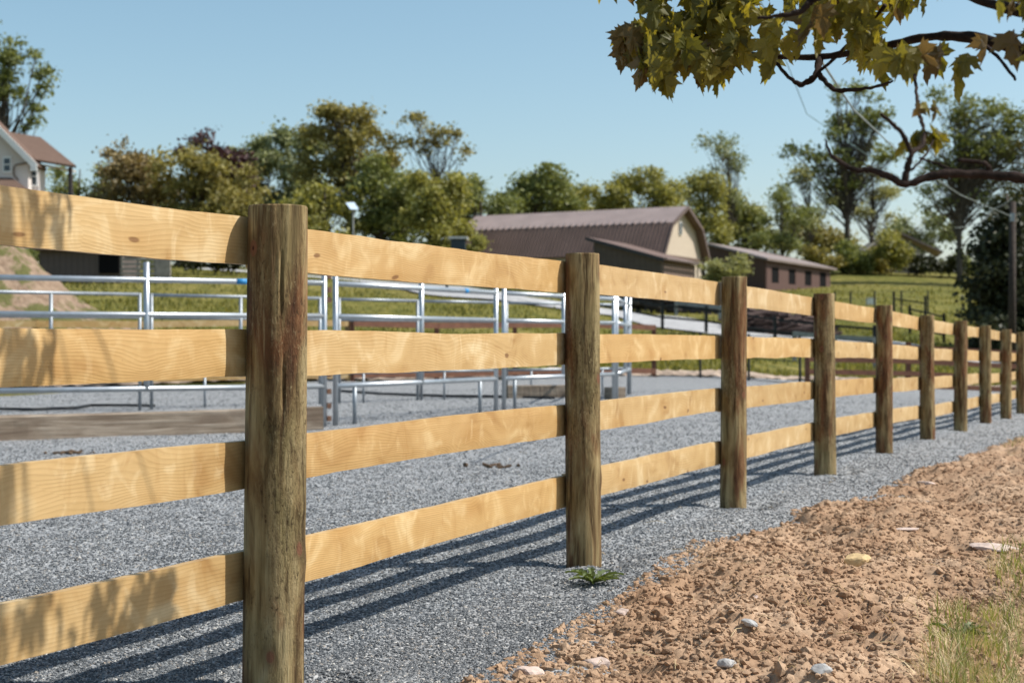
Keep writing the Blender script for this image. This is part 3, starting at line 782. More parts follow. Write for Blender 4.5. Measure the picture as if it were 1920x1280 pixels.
def lean_to():
    C = P(1243, 485, 92); A = P(1113, 450, 96.5); B = P(1303, 494, 95.5)
    o = empty("lean_to_shed", (C.x, C.y, 3.2), "open weathered plank lean-to in front of the big brown barn", "shed")
    old = mat_stripes("weathered_planks", (.15, .115, .095), (.035, .026, .022), .34, 0, .9, 0, .6, .6)
    old2 = mat_stripes("reddish_planks", (.24, .17, .135), (.09, .06, .045), .30, 0, .9, 0, .6, .3)
    zg = 2.6; Dv = (B-C)+(A-C)*.0
    E = Vector((A.x+B.x-C.x, A.y+B.y-C.y, (A.z+B.z-C.z)))
    def wall(p, q, nm, mt, t=.12, drop=.12):
        d = Vector((q.x-p.x, q.y-p.y, 0)).normalized(); nn = Vector((-d.y, d.x, 0))*t
        m = MB(); m.hexa([Vector((p.x, p.y, zg)), Vector((q.x, q.y, zg)), Vector((q.x, q.y, zg))+nn, Vector((p.x, p.y, zg))+nn],
                         [Vector((p.x, p.y, p.z-drop)), Vector((q.x, q.y, q.z-drop)), Vector((q.x, q.y, q.z-drop))+nn, Vector((p.x, p.y, p.z-drop))+nn]); return m.build(nm, mt, o)
    wall(A, C, "wall", old); wall(C, B, "wall", old2); wall(B, E, "wall", old2); 
    ua = (A-C).normalized(); ub = (B-C).normalized()
    m = MB(); q = [C-ua*.3-ub*.3, A+ua*.5-ub*.3, E+ua*.3+ub*.3, B-ua*.3+ub*.3]
    m.slab([p+Vector((0, 0, .1)) for p in q], .16); m.build("roof", ROOFP, o)
    m = MB(); m.bar(q[0]+Vector((0, 0, -.02)), q[1]+Vector((0, 0, -.02)), .05, .22); m.build("fascia", simple("dark_fascia", (.05, .05, .055)), o)
    m = MB(); m.tube([q[0]+Vector((.1, -.12, .02)), q[3]+Vector((.1, -.12, .02))], .09, 8); m.build("gutter", simple("brown_gutter", (.13, .10, .09)), o)
    m = MB(); m.tube([q[3]+Vector((-.2, -.1, 0)), q[3]+Vector((-.2, -.1, -2.4))], .06, 8); m.build("downpipe", simple("tan_pipe", (.35, .28, .22)), o)
lean_to()
def stable():
    C = P(1436, 487, 130); Bd = P(1557, 505, 142.5); A = P(1330, 460, 139)
    zg = 4.6
    o = empty("stable", (C.x, C.y, zg), "long reddish brown stable with four dark window openings on the slope", "stable")
    sid = mat_stripes("red_brown_siding", (.100, .054, .045), (.07, .038, .031), .5, 0, .75, 0, .3)
    E = A+(Bd-C)
    u = (Bd-C); 
    def wallq(p, q, drop=.0, z0=zg, t=.15, nm="wall", mt=sid, op=None):
        d = Vector((q.x-p.x, q.y-p.y, 0)).normalized(); nn = Vector((-d.y, d.x, 0))*t; L = math.hypot(q.x-p.x, q.y-p.y)
        m = MB()
        def piece(t0, t1, lo, hi):
            def pt(tt, z): return Vector((p.x+(q.x-p.x)*tt, p.y+(q.y-p.y)*tt, z))
            tp = lambda tt, h: (p.z+(q.z-p.z)*tt - drop) if h is None else h
            m.hexa([pt(t0, lo), pt(t1, lo), pt(t1, lo)+nn, pt(t0, lo)+nn], [pt(t0, tp(t0, hi)), pt(t1, tp(t1, hi)), pt(t1, tp(t1, hi))+nn, pt(t0, tp(t0, hi))+nn])
        if not op: piece(0, 1, z0, None)
        else:
            t = 0
            for (a, b, lo, hi) in op:
                piece(t, a, z0, None); piece(a, b, z0, lo); piece(a, b, hi, None); t = b
            piece(t, 1, z0, None)
        return m.build(nm, mt, o)
    ops = []
    for c in (.135, .385, .635, .875): ops.append((c-.052, c+.052, 6.42, 7.85))
    wallq(C, Bd, op=ops); wallq(A, C); wallq(E, A); wallq(Bd, E)
    for (a, b, lo, hi) in ops:
        p0 = C+u*(a-.004); p1 = C+u*(b+.004); nn = Vector((u.y, -u.x, 0)).normalized()*-.12
        m = MB(); m.hexa([Vector((p0.x, p0.y, lo))-nn*-1*.0+nn*-0, Vector((p1.x, p1.y, lo)), Vector((p1.x, p1.y, lo))+nn*2, Vector((p0.x, p0.y, lo))+nn*2],
            [Vector((p0.x, p0.y, hi)), Vector((p1.x, p1.y, hi)), Vector((p1.x, p1.y, hi))+nn*2, Vector((p0.x, p0.y, hi))+nn*2])
        w = m.build("window", DARK, o); w.location = w.location + Vector((nn.x*.4, nn.y*.4, 0))
    ua = (A-C).normalized(); ub = (Bd-C).normalized()
    q = [C-ua*.6-ub*.4, Bd-ua*.6+ub*.9, E+ua*.5+ub*.9, A+ua*.5-ub*.4]
    m = MB(); m.slab([p+Vector((0, 0, .22)) for p in q], .2); m.build("roof", ROOFL, o)
stable()
def house():
    D = 88; z0 = tz(-30, 88)-.3
    o = empty("house", (-30, 88, z0), "beige sided house with brown shingle roof and white trim, at the left edge", "house")
    sid = mat_stripes("beige_siding", (.66, .60, .57), (.56, .50, .48), .13, 2, .7, 0, .2, .05)
    shin = simple("brown_shingles", (.125, .080, .060), .9, .12, 3, bump=.4)
    white = simple("white_trim_paint", (.80, .80, .80), .5, .05)
    # gable body facing camera, corner at px 53; side wall runs back to px 88
    xr = P(53, 0, D).x; xl = P(-210, 0, D).x; xm = (P(-80, 0, D)).x
    ze = P(0, 300, D).z; zp = P(0, 165, D).z
    x2 = P(88, 0, D+2.2).x
    m = MB(); dp = 1.3
    pr = [(xl, z0), (xr, z0), (xr, ze), (xm, zp), (xl, ze)]
    m.add([(x, D, z) for x, z in pr]+[(x, D+dp, z) for x, z in pr], [[0, 1, 2, 3, 4], [9, 8, 7, 6, 5]]+[[i, i+5, (i+1) % 5+5, (i+1) % 5] for i in range(5)])
    m.build("wall", sid, o)
    m = MB(); m.hexa([Vector((xr-.3, D+.7, z0)), Vector((x2, D+.7, z0)), Vector((x2, D+1.9, z0)), Vector((xr-.3, D+1.9, z0))], [Vector((xr-.3, D+.7, ze-.12)), Vector((x2, D+.7, ze-.12)), Vector((x2, D+1.9, ze-.12)), Vector((xr-.3, D+1.9, ze-.12))])
    m.build("wing_wall", sid, o)
    # main roof + white rake
    sl = (zp-ze)/(xm-xr)
    xe = xr+.62; ye = ze+sl*(xe-xr)
    m = MB(); m.slab([(xe, D-.5, ye+.25), (xm, D-.5, zp+.25), (xm, D+dp+.4, zp+.25), (xe, D+dp+.4, ye+.25)], .2)
    m.slab([(xm, D-.5, zp+.25), (xl-.6, D-.5, ye+.25), (xl-.6, D+dp+.4, ye+.25), (xm, D+dp+.4, zp+.25)], .2); m.build("roof", shin, o)
    m = MB(); m.bar((xe+.05, D-.56, ye+.12), (xm, D-.56, zp+.12), .08, .36); m.box((xe-.1, D-.58, ye+.06), (.4, .1, .36)); m.build("rake_board", white, o)
    # porch roof wing to the right
    rA, rB, rC, rD = P(20, 248, D+6), P(76, 257, D+6), P(143, 311, D+1.0), P(66, 299, D+.6)
    m = MB(); m.slab([rA, rB, rC, rD], .14); m.build("porch_roof", shin, o)
    m = MB(); m.slab([rD+Vector((0, .5, -.18)), rC+Vector((-.4, .5, -.18)), rC+Vector((-.4, 1.3, -.18)), rD+Vector((0, 1.3, -.18))], .08); m.build("soffit", simple("cream_soffit", (.55, .47, .38)), o)
    m = MB(); c = P(132, 314, D+1.4); m.bar((c.x, c.y, z0), (c.x, c.y, c.z), .22, .22); m.build("porch_post", simple("dark_post", (.06, .05, .05)), o)
    # windows
    def win(px0, px1, py0, py1, DD):
        a, b = P(px0, py1, DD), P(px1, py0, DD)
        m = MB(); m.box(((a.x+b.x)/2, DD-.04, (a.z+b.z)/2), (b.x-a.x, .1, b.z-a.z)); w = m.build("window", white, o)
        i = .11; m = MB(); m.box(((a.x+b.x)/2, DD-.09, (a.z+b.z)/2), ((b.x-a.x)-2*i*.7, .04, (b.z-a.z)-2*i)); m.build("pane", GLASS, w)
        m = MB(); m.box(((a.x+b.x)/2, DD-.115, (a.z+b.z)/2), ((b.x-a.x)-.1, .02, .06)); m.build("muntin", white, w)
    win(6, 22, 294, 324, D); win(56, 71, 312, 350, D+.7)
    # lower roof in front
    m = MB(); m.slab([P(-200, 330, D-.2), P(22, 333, D-.2), P(66, 364, D-2.6), P(-200, 364, D-2.6)], .14); m.build("lower_roof", shin, o)
    m = MB(); a = P(-200, 364, D-2.4); c = P(62, 364, D-2.4); m.hexa([Vector((a.x, a.y, z0)), Vector((c.x, c.y, z0)), Vector((c.x, D-.02, z0)), Vector((a.x, D-.02, z0))], [Vector((a.x, a.y, a.z-.15)), Vector((c.x, c.y, a.z-.15)), Vector((c.x, D-.02, a.z-.15)), Vector((a.x, D-.02, a.z-.15))]); m.build("lower_wall", sid, o)
    # gutter and downpipe
    g = P(26, 309, D-.12); m = MB(); m.tube([P(52, 305, D-.12), P(30, 309, D-.12), P(26, 314, D-.12), P(26, 328, D-.12), P(34, 338, D-.15)], .05, 8); m.build("downpipe", simple("brown_downpipe", (.14, .10, .07)), o, True)
house()
def far_house():
    D = 175; zb = tz(47, 175)-.5
    o = empty("house", (P(1680, 0, D).x, D, zb), "distant low house with pinkish roof behind hilltop bushes", "house")
    wl = simple("tan_walls", (.33, .29, .23)); rf = simple("pinkish_roof", (.26, .20, .19), .8)
    a, pk, c = P(1625, 470, D), P(1675, 430, D), P(1735, 470, D+3)
    m = MB(); m.add([(a.x, D, zb), (c.x-1.5, D, zb), (c.x-1.5, D, a.z), (pk.x, D, pk.z-.3), (a.x, D, a.z)]+[(a.x, D+8, zb), (c.x-1.5, D+8, zb), (c.x-1.5, D+8, a.z), (pk.x, D+8, pk.z-.3), (a.x, D+8, a.z)], [[0,1,2,3,4],[9,8,7,6,5]]+[[i, i+5, (i+1)%5+5, (i+1)%5] for i in range(5)]); m.build("wall", wl, o)
    e = P(1762, 470, D+8)
    m = MB(); m.slab([(a.x-.8, D-.6, a.z-.4), (pk.x, D-.6, pk.z), (pk.x+3.5, D+9, pk.z), (a.x-.5, D+9, a.z-.4)], .25)
    m.slab([(pk.x, D-.6, pk.z), (c.x+1.2, D-.6, a.z-.1), (e.x, D+9, a.z-.1), (pk.x+3.5, D+9, pk.z)], .25); m.build("roof", rf, o)
far_house()
def old_shed():
    o = empty("plank_shed", (-22, 72, tz(-22, 72)), "low dark plank shed beyond the pen, showing beneath the leftmost top plank", "shed")
    old = mat_stripes("dark_old_planks", (.115, .092, .085), (.04, .03, .028), .3, 0, .9, 0, .5, .3)
    z0 = P(0, 520, 72).z-.3; z1 = P(0, 470, 72).z
    a, c = P(74, 0, 72).x, P(224, 0, 72).x
    m = MB(); m.box(((a+c)/2, 74, (z0+z1)/2), (c-a, 4, z1-z0)); m.build("wall", old, o)
    m = MB(); m.box(((a+c)/2, 74, z1+.08), (c-a+.5, 4.8, .14)); m.build("roof", ROOFP, o)
    m = MB(); d = P(205, 0, 72).x; m.box((d, 71.96, (z0+z1)/2+.3), (1.0, .1, (z1-z0)*.75)); m.build("doorway", DARK, o)
    o2 = empty("slatted_stall", (-18, 72, tz(-18, 72)), "grey slatted stall standing against the right end of the dark plank shed", "stall")
    gw = simple("grey_old_slats", (.30, .27, .24), .9, .3, 4)
    for k in range(6):
        m = MB(); z = z0+.25+k*.24; m.box(((P(226, 0, 72).x+P(292, 0, 72).x)/2, 72, z), (P(292, 0, 72).x-P(226, 0, 72).x, .06, .13)); m.build("slat", gw, o2)
    m = MB(); m.box((P(306, 0, 72).x, 72, (z0+z1)/2-.05), (.75, .12, z1-z0-.1)); m.build("end_panel", gw, o2)
    for q in (227, 258, 290): m = MB(); m.box((P(q, 0, 72).x, 72.1, (z0+z1)/2), (.12, .12, z1-z0)); m.build("post", gw, o2)
old_shed()
# solar panel among the trees, small outbuilding roof beside the barn
o = empty("solar_panel", P(660, 388, 95)-Vector((0, 0, 3)), "small pale blue solar panel on a pole against the trees", "solar panel")
pan = NT("pale_blue_panel", .25, .6); pan.base((.45, .56, .68)); m = MB()
m.slab([P(648, 380, 95), P(664, 379, 95.3), P(673, 393, 95.0)+Vector((0,0,0)), P(657, 392, 94.7)], .06); m.build("panel", pan.m, o)
m = MB(); c = P(662, 388, 95.1); m.tube([(c.x, c.y+.05, tz(c.x, c.y)), (c.x, c.y+.05, c.z-.02)], .06, 8); m.build("pole", GREYRAIL, o)
o = empty("outbuilding", (P(858, 450, 90).x, 90, 4), "small dark outbuilding with a pale roof edge, left of the barn", "outbuilding")
m = MB(); a, c = P(845, 478, 90), P(872, 447, 90); m.box(((a.x+c.x)/2, 91, (a.z+c.z)/2-.5), (c.x-a.x, 2, c.z-a.z+1)); m.build("wall", simple("dark_blue_wall", (.03, .045, .06)), o)
m = MB(); m.box(((a.x+c.x)/2, 91, c.z+.05), (c.x-a.x+.3, 2.3, .14)); m.build("roof", simple("pale_roof", (.5, .5, .5)), o)

# soil heap on the left
n1, n2 = 90, 60; vs = []; ux = np.linspace(-24, -10.4, n1); uy = np.linspace(39, 52, n2)
UX, UY = np.meshgrid(ux, uy, indexing='ij')
hh = 4.0*np.exp(-(((UX+18.6)/4.0)**2+((UY-46)/3.6)**2)**1.2)
UZ = terrain(UX, UY)+hh*(1+.2*fbm(UX/1.5, UY/1.5, 4, 7)) + .15*fbm(UX/.5, UY/.5, 3, 9)*np.clip(hh, 0, 1) - .25*np.exp(-hh*6)
m = MB(); m.add(np.stack([UX, UY, UZ], -1).reshape(-1, 3), grid_faces(n1, n2)[:, ::-1])
hm = NT("soil_heap", .95, .05); c_ = hm.coord(); a_ = hm.noise(c_, .9, 5, .65)
hm.base(hm.mix(hm.ramp(a_, [(.5, 0), (.56, 1)]), hm.ramp(hm.noise(c_, 4, 4), [(.3, (.16, .11, .078)), (.7, (.30, .225, .165))]), (.10, .10, .04))); hm.bump(a_, 1, .3)
tag(m.build("soil_heap", hm.m, smooth=True), "big heap of pale brown soil with weeds beyond the pen's left end", "soil heap")

# brush and wood heap by the road
def heap(pxs, D, zt, n, label, mat, name="wood_pile", cat="wood pile"):
    a, c = (pxs[0]-960)/FPX*D, (pxs[1]-960)/FPX*D; m = MB()
    for _ in range(n):
        x = random.uniform(a, c); y = D+random.uniform(-1, 1.5); z = tz(x, y)+random.random()**1.5*zt
        t = random.uniform(-.5, .5); ln = random.uniform(.4, 1.3); e = random.uniform(-.35, .35)
        d = Vector((math.cos(t), math.sin(t), e))*ln
        m.tube([Vector((x, y, z))-d, Vector((x, y, z))+d], [random.uniform(.05, .14)]*2, 6)
    tag(m.build(name, mat), label, cat)
heap((1190, 1345), 76, 1.4, 260, "dark stacked logs below the barn, right of the pen corner", simple("dark_logs", (.045, .038, .035), .9, .5, 3))
heap((1400, 1530), 63, .9, 160, "heap of dark reddish brush beyond the third round post", simple("reddish_brush", (.075, .05, .045), .9, .5, 3), "brush_pile", "brush pile")

# utility pole + cables
px_, D_ = 1897, 52
pb = Vector(((px_-960)/FPX*D_, D_, tz((px_-960)/FPX*D_, D_)))
o = empty("utility_pole", pb, "tall dark wooden utility pole before the pine at the right edge", "utility pole")
m = MB(); ptop = P(1899, 378, D_); m.tube([pb-Vector((0, 0, .3)), ptop], [.15, .11], 12); m.build("shaft", simple("pole_wood", (.045, .034, .029), .9, .4, 8), o, True)
m = MB(); m.box(P(1898, 408, D_)+Vector((-.05, -.14, 0)), (.14, .14, .3)); m.build("bracket", GALV2, o)
def cable(pts, r, label, sag=0, mat=None, name="power_cable"):
    out = []
    for i in range(len(pts)-1):
        a, c = Vector(pts[i]), Vector(pts[i+1])
        for t in np.linspace(0, 1, 16, endpoint=(i == len(pts)-2)):
            out.append(a.lerp(c, t)-Vector((0, 0, sag*4*t*(1-t))))
    m = MB(); m.tube(out, r, 6); return tag(m.build(name, mat or CABLE, smooth=True), label, "cable")
CABLE = simple("grey_cable", (.22, .25, .24), .6)
CABLE2 = simple("teal_grey_cable", (.10, .17, .16), .6)
cable([P(1390, -60, 14), P(1440, 28, 20), P(1513, 214, 33), P(1640, 300, 43), P(1780, 398, 70)], .008, "thin dark overhead line slanting down behind the maple leaves", mat=CABLE2)
cable([P(1530, 100, 12), P(1600, 205, 18), P(1690, 290, 28), P(1800, 365, 40), P(1897, 406, 51.8)], .012, "thicker grey cable slanting down to the utility pole", mat=CABLE)
cable([P(1790, 427, 51), P(1840, 416, 51.5), P(1862, 392, 51.8), P(1897, 372, 51.9)], .014, "loose grey cable loop hanging left of the utility pole", sag=.05, mat=CABLE)

# ------------------------------------------------------------------ trees
BARK = simple("tree_bark", (.085, .07, .055), .95, .4, 4, bump=.5)
LEAFM = {
 'olive': mat_leaf("olive_foliage", (0.103, 0.096, 0.027), (0.372, 0.324, 0.107), .30, (1.35, 1.25, .7)),
 'green': mat_leaf("green_foliage", (0.071, 0.094, 0.027), (0.262, 0.282, 0.092), .30, (1.35, 1.3, .7)),
 'bright': mat_leaf("bright_foliage", (0.118, 0.127, 0.033), (0.393, 0.370, 0.113), .33, (1.35, 1.3, .7)),
 'grey': mat_leaf("grey_green_foliage", (0.103, 0.121, 0.058), (0.311, 0.331, 0.165), .28, (1.3, 1.3, .8)),
 'brown': mat_leaf("brown_olive_foliage", (0.103, 0.086, 0.036), (0.345, 0.262, 0.118), .28, (1.3, 1.15, .7)),
 'purple': mat_leaf("purple_foliage", (.030, .015, .016), (.095, .045, .044), .15, (1.4, .8, .8)),
 'dark': mat_leaf("dark_needles", (.012, .018, .008), (.058, .064, .026), .10),
 'pale': mat_leaf("pale_spring_foliage", (0.172, 0.180, 0.069), (0.400, 0.393, 0.180), .35, (1.3, 1.25, .8)),
}
def leaf_cards(cent, size, g, m):
    """two-triangle leaf sprays around centres (n,3)"""
    n = len(cent)
    a = g.normal(size=(n, 3)); a /= np.linalg.norm(a, axis=1, keepdims=True)
    b = np.cross(a, g.normal(size=(n, 3))); b /= np.linalg.norm(b, axis=1, keepdims=True)
    s = size*g.uniform(.6, 1.3, (n, 1))
    w = .45*s
    v = np.stack([cent-a*s*.6, cent+b*w*g.uniform(.6, 1.2, (n, 1)), cent+a*s*.6, cent-b*w*g.uniform(.6, 1.2, (n, 1))], 1)
    v[:, 1] += np.cross(a, b)*s*.15
    f = np.arange(n*4).reshape(-1, 4)
    m.add(v.reshape(-1, 3), f)
def tree(name, label, cat, px, D, ells, mat, trunk=.25, clumps=60, per=45, leaf=.28, cr=.75, tpx=None, lean=0, group=None, bare=0, seed=1, hollow=.35, dk=1.0, base=None, top=None):
    g = np.random.default_rng(seed*13+5); rnd = random.Random(seed)
    x = (px-960)/FPX*D; bz = tz(x, D); o = empty(name, (x, D, bz), label, cat, group)
    k = D/FPX; leaves = MB(); wood = MB()
    top = top if top is not None else min(e[1]-e[3]*.5 for e in ells)
    tp = P(tpx if tpx is not None else px, top, D)
    n = 9; path = []
    for i in range(n):
        t = i/(n-1); p = Vector((x, D, bz-.3)).lerp(tp, t)
        p += Vector((math.sin(t*3+seed)*.25, math.cos(t*2.3+seed)*.25, 0))*t*(1-t)*4*.6
        path.append(p)
    wood.tube(path, [trunk*(1-.8*i/(n-1)) for i in range(n)], 9)
    tot = sum(e[2]*e[3] for e in ells); clumps = int(clumps*1.15); leaf = leaf*.88
    for (ex, ey, rx, ry) in ells:
        c = P(ex, ey, D); nc = max(3, int(clumps*rx*ry/tot)); rz = ry*k; rxm = rx*k; rym = max(rxm, rz)*.75*dk
        cen = []; nl = max(4, nc//9); lob = []
        while len(lob) < nl:
            q = g.normal(size=3); q /= np.linalg.norm(q); q *= (hollow*.8+(1-hollow*.8)*g.random()**.5)*(g.uniform(1.0, 1.15) if g.random() < .3 else 1)
            lob.append(q)
        while len(cen) < nc:
            q = lob[g.integers(nl)]+g.normal(size=3)*.17
            if q[1] > .55 and g.random() < .5: continue
            cen.append(q)
        cen = np.array(cen)*np.array([rxm, rym, rz])+np.array(c)
        cen[:, 2] = np.maximum(cen[:, 2], bz+.6)
        for j, cc in enumerate(cen):
            kk = int(per*g.uniform(.3, 1.35)); r = cr*g.uniform(.45, 1.2)
            pt = cc+g.normal(size=(kk, 3))*np.array([r, r, r*.6])*.5
            leaf_cards(pt, leaf, g, leaves)
            if j % 3 == 0 or bare:
                # limb: leaves the trunk lower than the clump and curves up to it
                tt = min(.95, max(.25, ((cc[2]-bz)/(tp.z-bz))*rnd.uniform(.45, .8))); i0 = tt*(n-1); i = int(i0)
                s = path[i].lerp(path[min(i+1, n-1)], i0-i); e = Vector(cc)
                mid = s.lerp(e, .5)+Vector((0, 0, -.12*(e-s).length*rnd.uniform(-.3, 1)))+Vector((rnd.uniform(-.3, .3), rnd.uniform(-.3, .3), 0))
                rr_ = max(.03, trunk*(.30-.2*tt))
                wood.tube([s, s.lerp(mid, .5)+Vector((0, 0, .1)), mid, mid.lerp(e, .55), e], [rr_, rr_*.8, rr_*.6, rr_*.4, rr_*.2], 5, False)
                if bare:
                    for _ in range(bare):
                        a = mid.lerp(e, rnd.random()); wood.tube([a, a+Vector((rnd.uniform(-1, 1), rnd.uniform(-1, 1), rnd.uniform(.1, 1.2)))*rnd.uniform(.5, 1)], [.035, .012], 4, False)
    wood.build("trunk", BARK, o, True); leaves.build("crown", LEAFM[mat], o)
    return o
G = "trees along the back of the farm"
T = lambda lab, px, D, ells, mat, name="tree", cat="tree", group=G, **kw: tree(name, lab, cat, px, D, ells, mat, group=group, **kw)
T("tall feathery green tree rising behind the beige house", 8, 118, [(35, 118, 45, 45), (5, 95, 45, 30), (-40, 130, 60, 70), (70, 150, 28, 26), (52, 215, 28, 24), (-10, 190, 45, 35), (20, 170, 40, 30)], 'green', trunk=.5, clumps=150, per=42, cr=.9, leaf=.3, seed=1, top=110)
T("pale loose tree just right of the house porch", 150, 128, [(120, 350, 30, 40), (165, 345, 40, 45), (210, 335, 30, 35)], 'green', clumps=60, cr=1.0, leaf=.32, seed=2)
T("broad brown-olive tree standing right of the house", 255, 104, [(225, 345, 50, 62), (285, 338, 55, 58), (270, 400, 95, 60)], 'brown', clumps=230, per=60, cr=.9, leaf=.28, seed=3, trunk=.3)
T("broad yellow-olive tree left of the nearest post", 370, 101, [(350, 335, 62, 60), (415, 350, 55, 62), (380, 405, 100, 55)], 'olive', clumps=240, per=60, cr=.9, leaf=.28, seed=4, trunk=.3)
T("dark purple-leaved tree peeking over the olive ones", 400, 124, [(385, 288, 42, 32), (430, 305, 30, 30), (440, 350, 30, 60)], 'purple', clumps=110, per=60, cr=1.0, leaf=.32, seed=5)
T("rounded grey-green tree left of the tallest one", 480, 135, [(470, 300, 42, 48), (520, 290, 40, 42), (500, 370, 75, 70)], 'grey', clumps=220, per=60, cr=1.2, leaf=.36, seed=6, trunk=.35)
T("grey-green tree filling behind the nearest post's top", 560, 132, [(560, 300, 42, 50), (575, 380, 50, 65)], 'grey', clumps=130, per=60, cr=1.2, leaf=.36, seed=7)
T("tallest olive tree with a dark leaning trunk", 655, 112, [(645, 212, 52, 30), (625, 255, 52, 42), (680, 262, 55, 45), (715, 285, 34, 40), (610, 310, 45, 45), (650, 305, 40, 40)], 'olive', clumps=230, per=50, cr=1.0, leaf=.30, seed=8, trunk=.38, top=235)
T("bushy bright green tree beneath the tallest one, on its left", 610, 106, [(575, 400, 50, 45), (625, 380, 50, 55), (600, 440, 70, 45)], 'bright', clumps=190, per=60, cr=.9, seed=9)
T("thin airy tree with bare forked limbs against the sky", 820, 112, [(785, 232, 30, 20), (820, 252, 30, 22), (855, 250, 28, 24), (865, 285, 16, 16), (770, 262, 20, 16), (800, 285, 20, 12)], 'olive', clumps=46, per=40, cr=.8, leaf=.26, seed=10, trunk=.28, bare=2, hollow=.1, top=330)
T("leafy green tree below the airy one, on its left", 715, 108, [(700, 350, 48, 50), (740, 380, 45, 55), (710, 430, 65, 45)], 'green', clumps=200, per=60, cr=.95, seed=11)
T("leafy bright tree straight below the airy one", 815, 105, [(800, 370, 45, 45), (835, 385, 40, 50), (810, 435, 60, 45)], 'bright', clumps=190, per=60, cr=.95, seed=12)
T("dark green tree left of the barn's far end", 900, 118, [(895, 360, 40, 42), (880, 410, 50, 50), (930, 390, 30, 45)], 'green', clumps=170, per=55, cr=1.0, seed=13)
T("rounded dark green tree above the left part of the barn", 1005, 125, [(1010, 335, 45, 34), (990, 365, 50, 36), (1040, 370, 35, 40), (1010, 410, 60, 45)], 'green', clumps=210, per=60, cr=1.0, seed=14, trunk=.4)
T("green tree directly above the barn's ridge centre", 1140, 130, [(1135, 365, 42, 38), (1175, 375, 30, 40), (1145, 420, 65, 40)], 'bright', clumps=170, per=50, cr=1.1, seed=15)
T("green tree above the barn's ridge, left of the gable", 1225, 130, [(1215, 350, 38, 36), (1250, 350, 34, 38), (1230, 410, 55, 50)], 'bright', clumps=170, per=55, cr=1.1, seed=16)
T("dense green tree right behind the barn's gable", 1320, 150, [(1305, 365, 38, 36), (1345, 385, 34, 42), (1330, 430, 50, 45)], 'bright', clumps=190, per=60, cr=1.0, seed=17)
T("tall thin see-through tree behind the gable end", 1365, 156, [(1345, 275, 42, 26), (1365, 315, 40, 32), (1375, 360, 34, 35), (1320, 265, 20, 10)], 'grey', clumps=85, per=30, cr=1.1, leaf=.28, seed=18, trunk=.22, bare=1, hollow=.1, top=290)
T("small dark tree above the stable roof's left end", 1400, 158, [(1395, 420, 40, 45), (1425, 440, 35, 40)], 'green', clumps=90, per=50, cr=1.0, seed=19)
T("small olive tree above the stable roof's middle", 1465, 150, [(1455, 400, 38, 40), (1490, 420, 36, 40), (1460, 450, 50, 30)], 'green', clumps=110, per=45, cr=1.1, seed=20)
T("tall tree with a straight dark trunk, left of the maple bough", 1588, 178, [(1600, 175, 45, 30), (1570, 225, 75, 35), (1630, 240, 55, 40), (1540, 275, 68, 36), (1600, 300, 80, 35), (1560, 345, 60, 25)], 'green', clumps=230, per=22, cr=1.3, leaf=.44, seed=21, trunk=.42, hollow=.2, top=190, bare=1)
T("pale willowy tree left of the straight dark trunk", 1520, 176, [(1510, 340, 40, 40), (1530, 400, 45, 50), (1490, 380, 30, 40)], 'pale', clumps=80, per=26, cr=1.4, leaf=.36, seed=22, trunk=.2, bare=2, hollow=.1)
T("slim pale tree right of the straight dark trunk", 1637, 180, [(1640, 340, 45, 40), (1660, 380, 35, 35), (1620, 390, 30, 30)], 'pale', clumps=90, per=26, cr=1.4, leaf=.38, seed=23, trunk=.3, bare=1, hollow=.1, top=340)
T("big leafy tree in the upper right, behind the lower maple bough", 1800, 150, [(1790, 215, 70, 45), (1850, 240, 75, 65), (1760, 275, 60, 50), (1830, 320, 85, 55), (1905, 250, 55, 80), (1760, 360, 55, 35)], 'green', clumps=360, per=24, cr=1.1, leaf=.37, seed=24, trunk=.35, hollow=.2, top=250, bare=1)
T("pale green tree at the right edge behind the dark pine", 1925, 150, [(1915, 330, 50, 60), (1980, 260, 70, 90)], 'olive', clumps=130, per=36, cr=1.3, leaf=.38, seed=25, trunk=.35)
T("low grey-green tree filling the gap left of the airy tree's stem", 760, 140, [(750, 375, 50, 45), (790, 400, 60, 50)], 'grey', clumps=120, per=50, cr=1.2, leaf=.36, seed=41)
T("hazy green tree in the gap beyond the barn's left end", 950, 150, [(945, 395, 50, 30), (975, 425, 60, 40)], 'grey', clumps=120, per=50, cr=1.2, leaf=.36, seed=42)
T("low green tree in the gap above the barn's left half of ridge", 1085, 150, [(1080, 385, 40, 30), (1095, 415, 50, 35)], 'bright', clumps=110, per=50, cr=1.2, leaf=.36, seed=43)
T("yellow-green tree low between the gable and the tall thin tree", 1395, 160, [(1385, 400, 40, 40), (1410, 440, 50, 35)], 'bright', clumps=110, per=45, cr=1.3, leaf=.38, seed=44)
T("loose olive tree standing low above the stable's right end", 1540, 190, [(1530, 430, 40, 35), (1560, 455, 50, 30), (1500, 445, 40, 35)], 'olive', clumps=120, per=40, cr=1.4, leaf=.42, seed=45)
T("grey-green tree rising behind the distant pinkish roof", 1700, 210, [(1720, 425, 50, 30), (1690, 450, 50, 25), (1760, 445, 40, 30)], 'grey', clumps=110, per=36, cr=1.6, leaf=.5, seed=46)
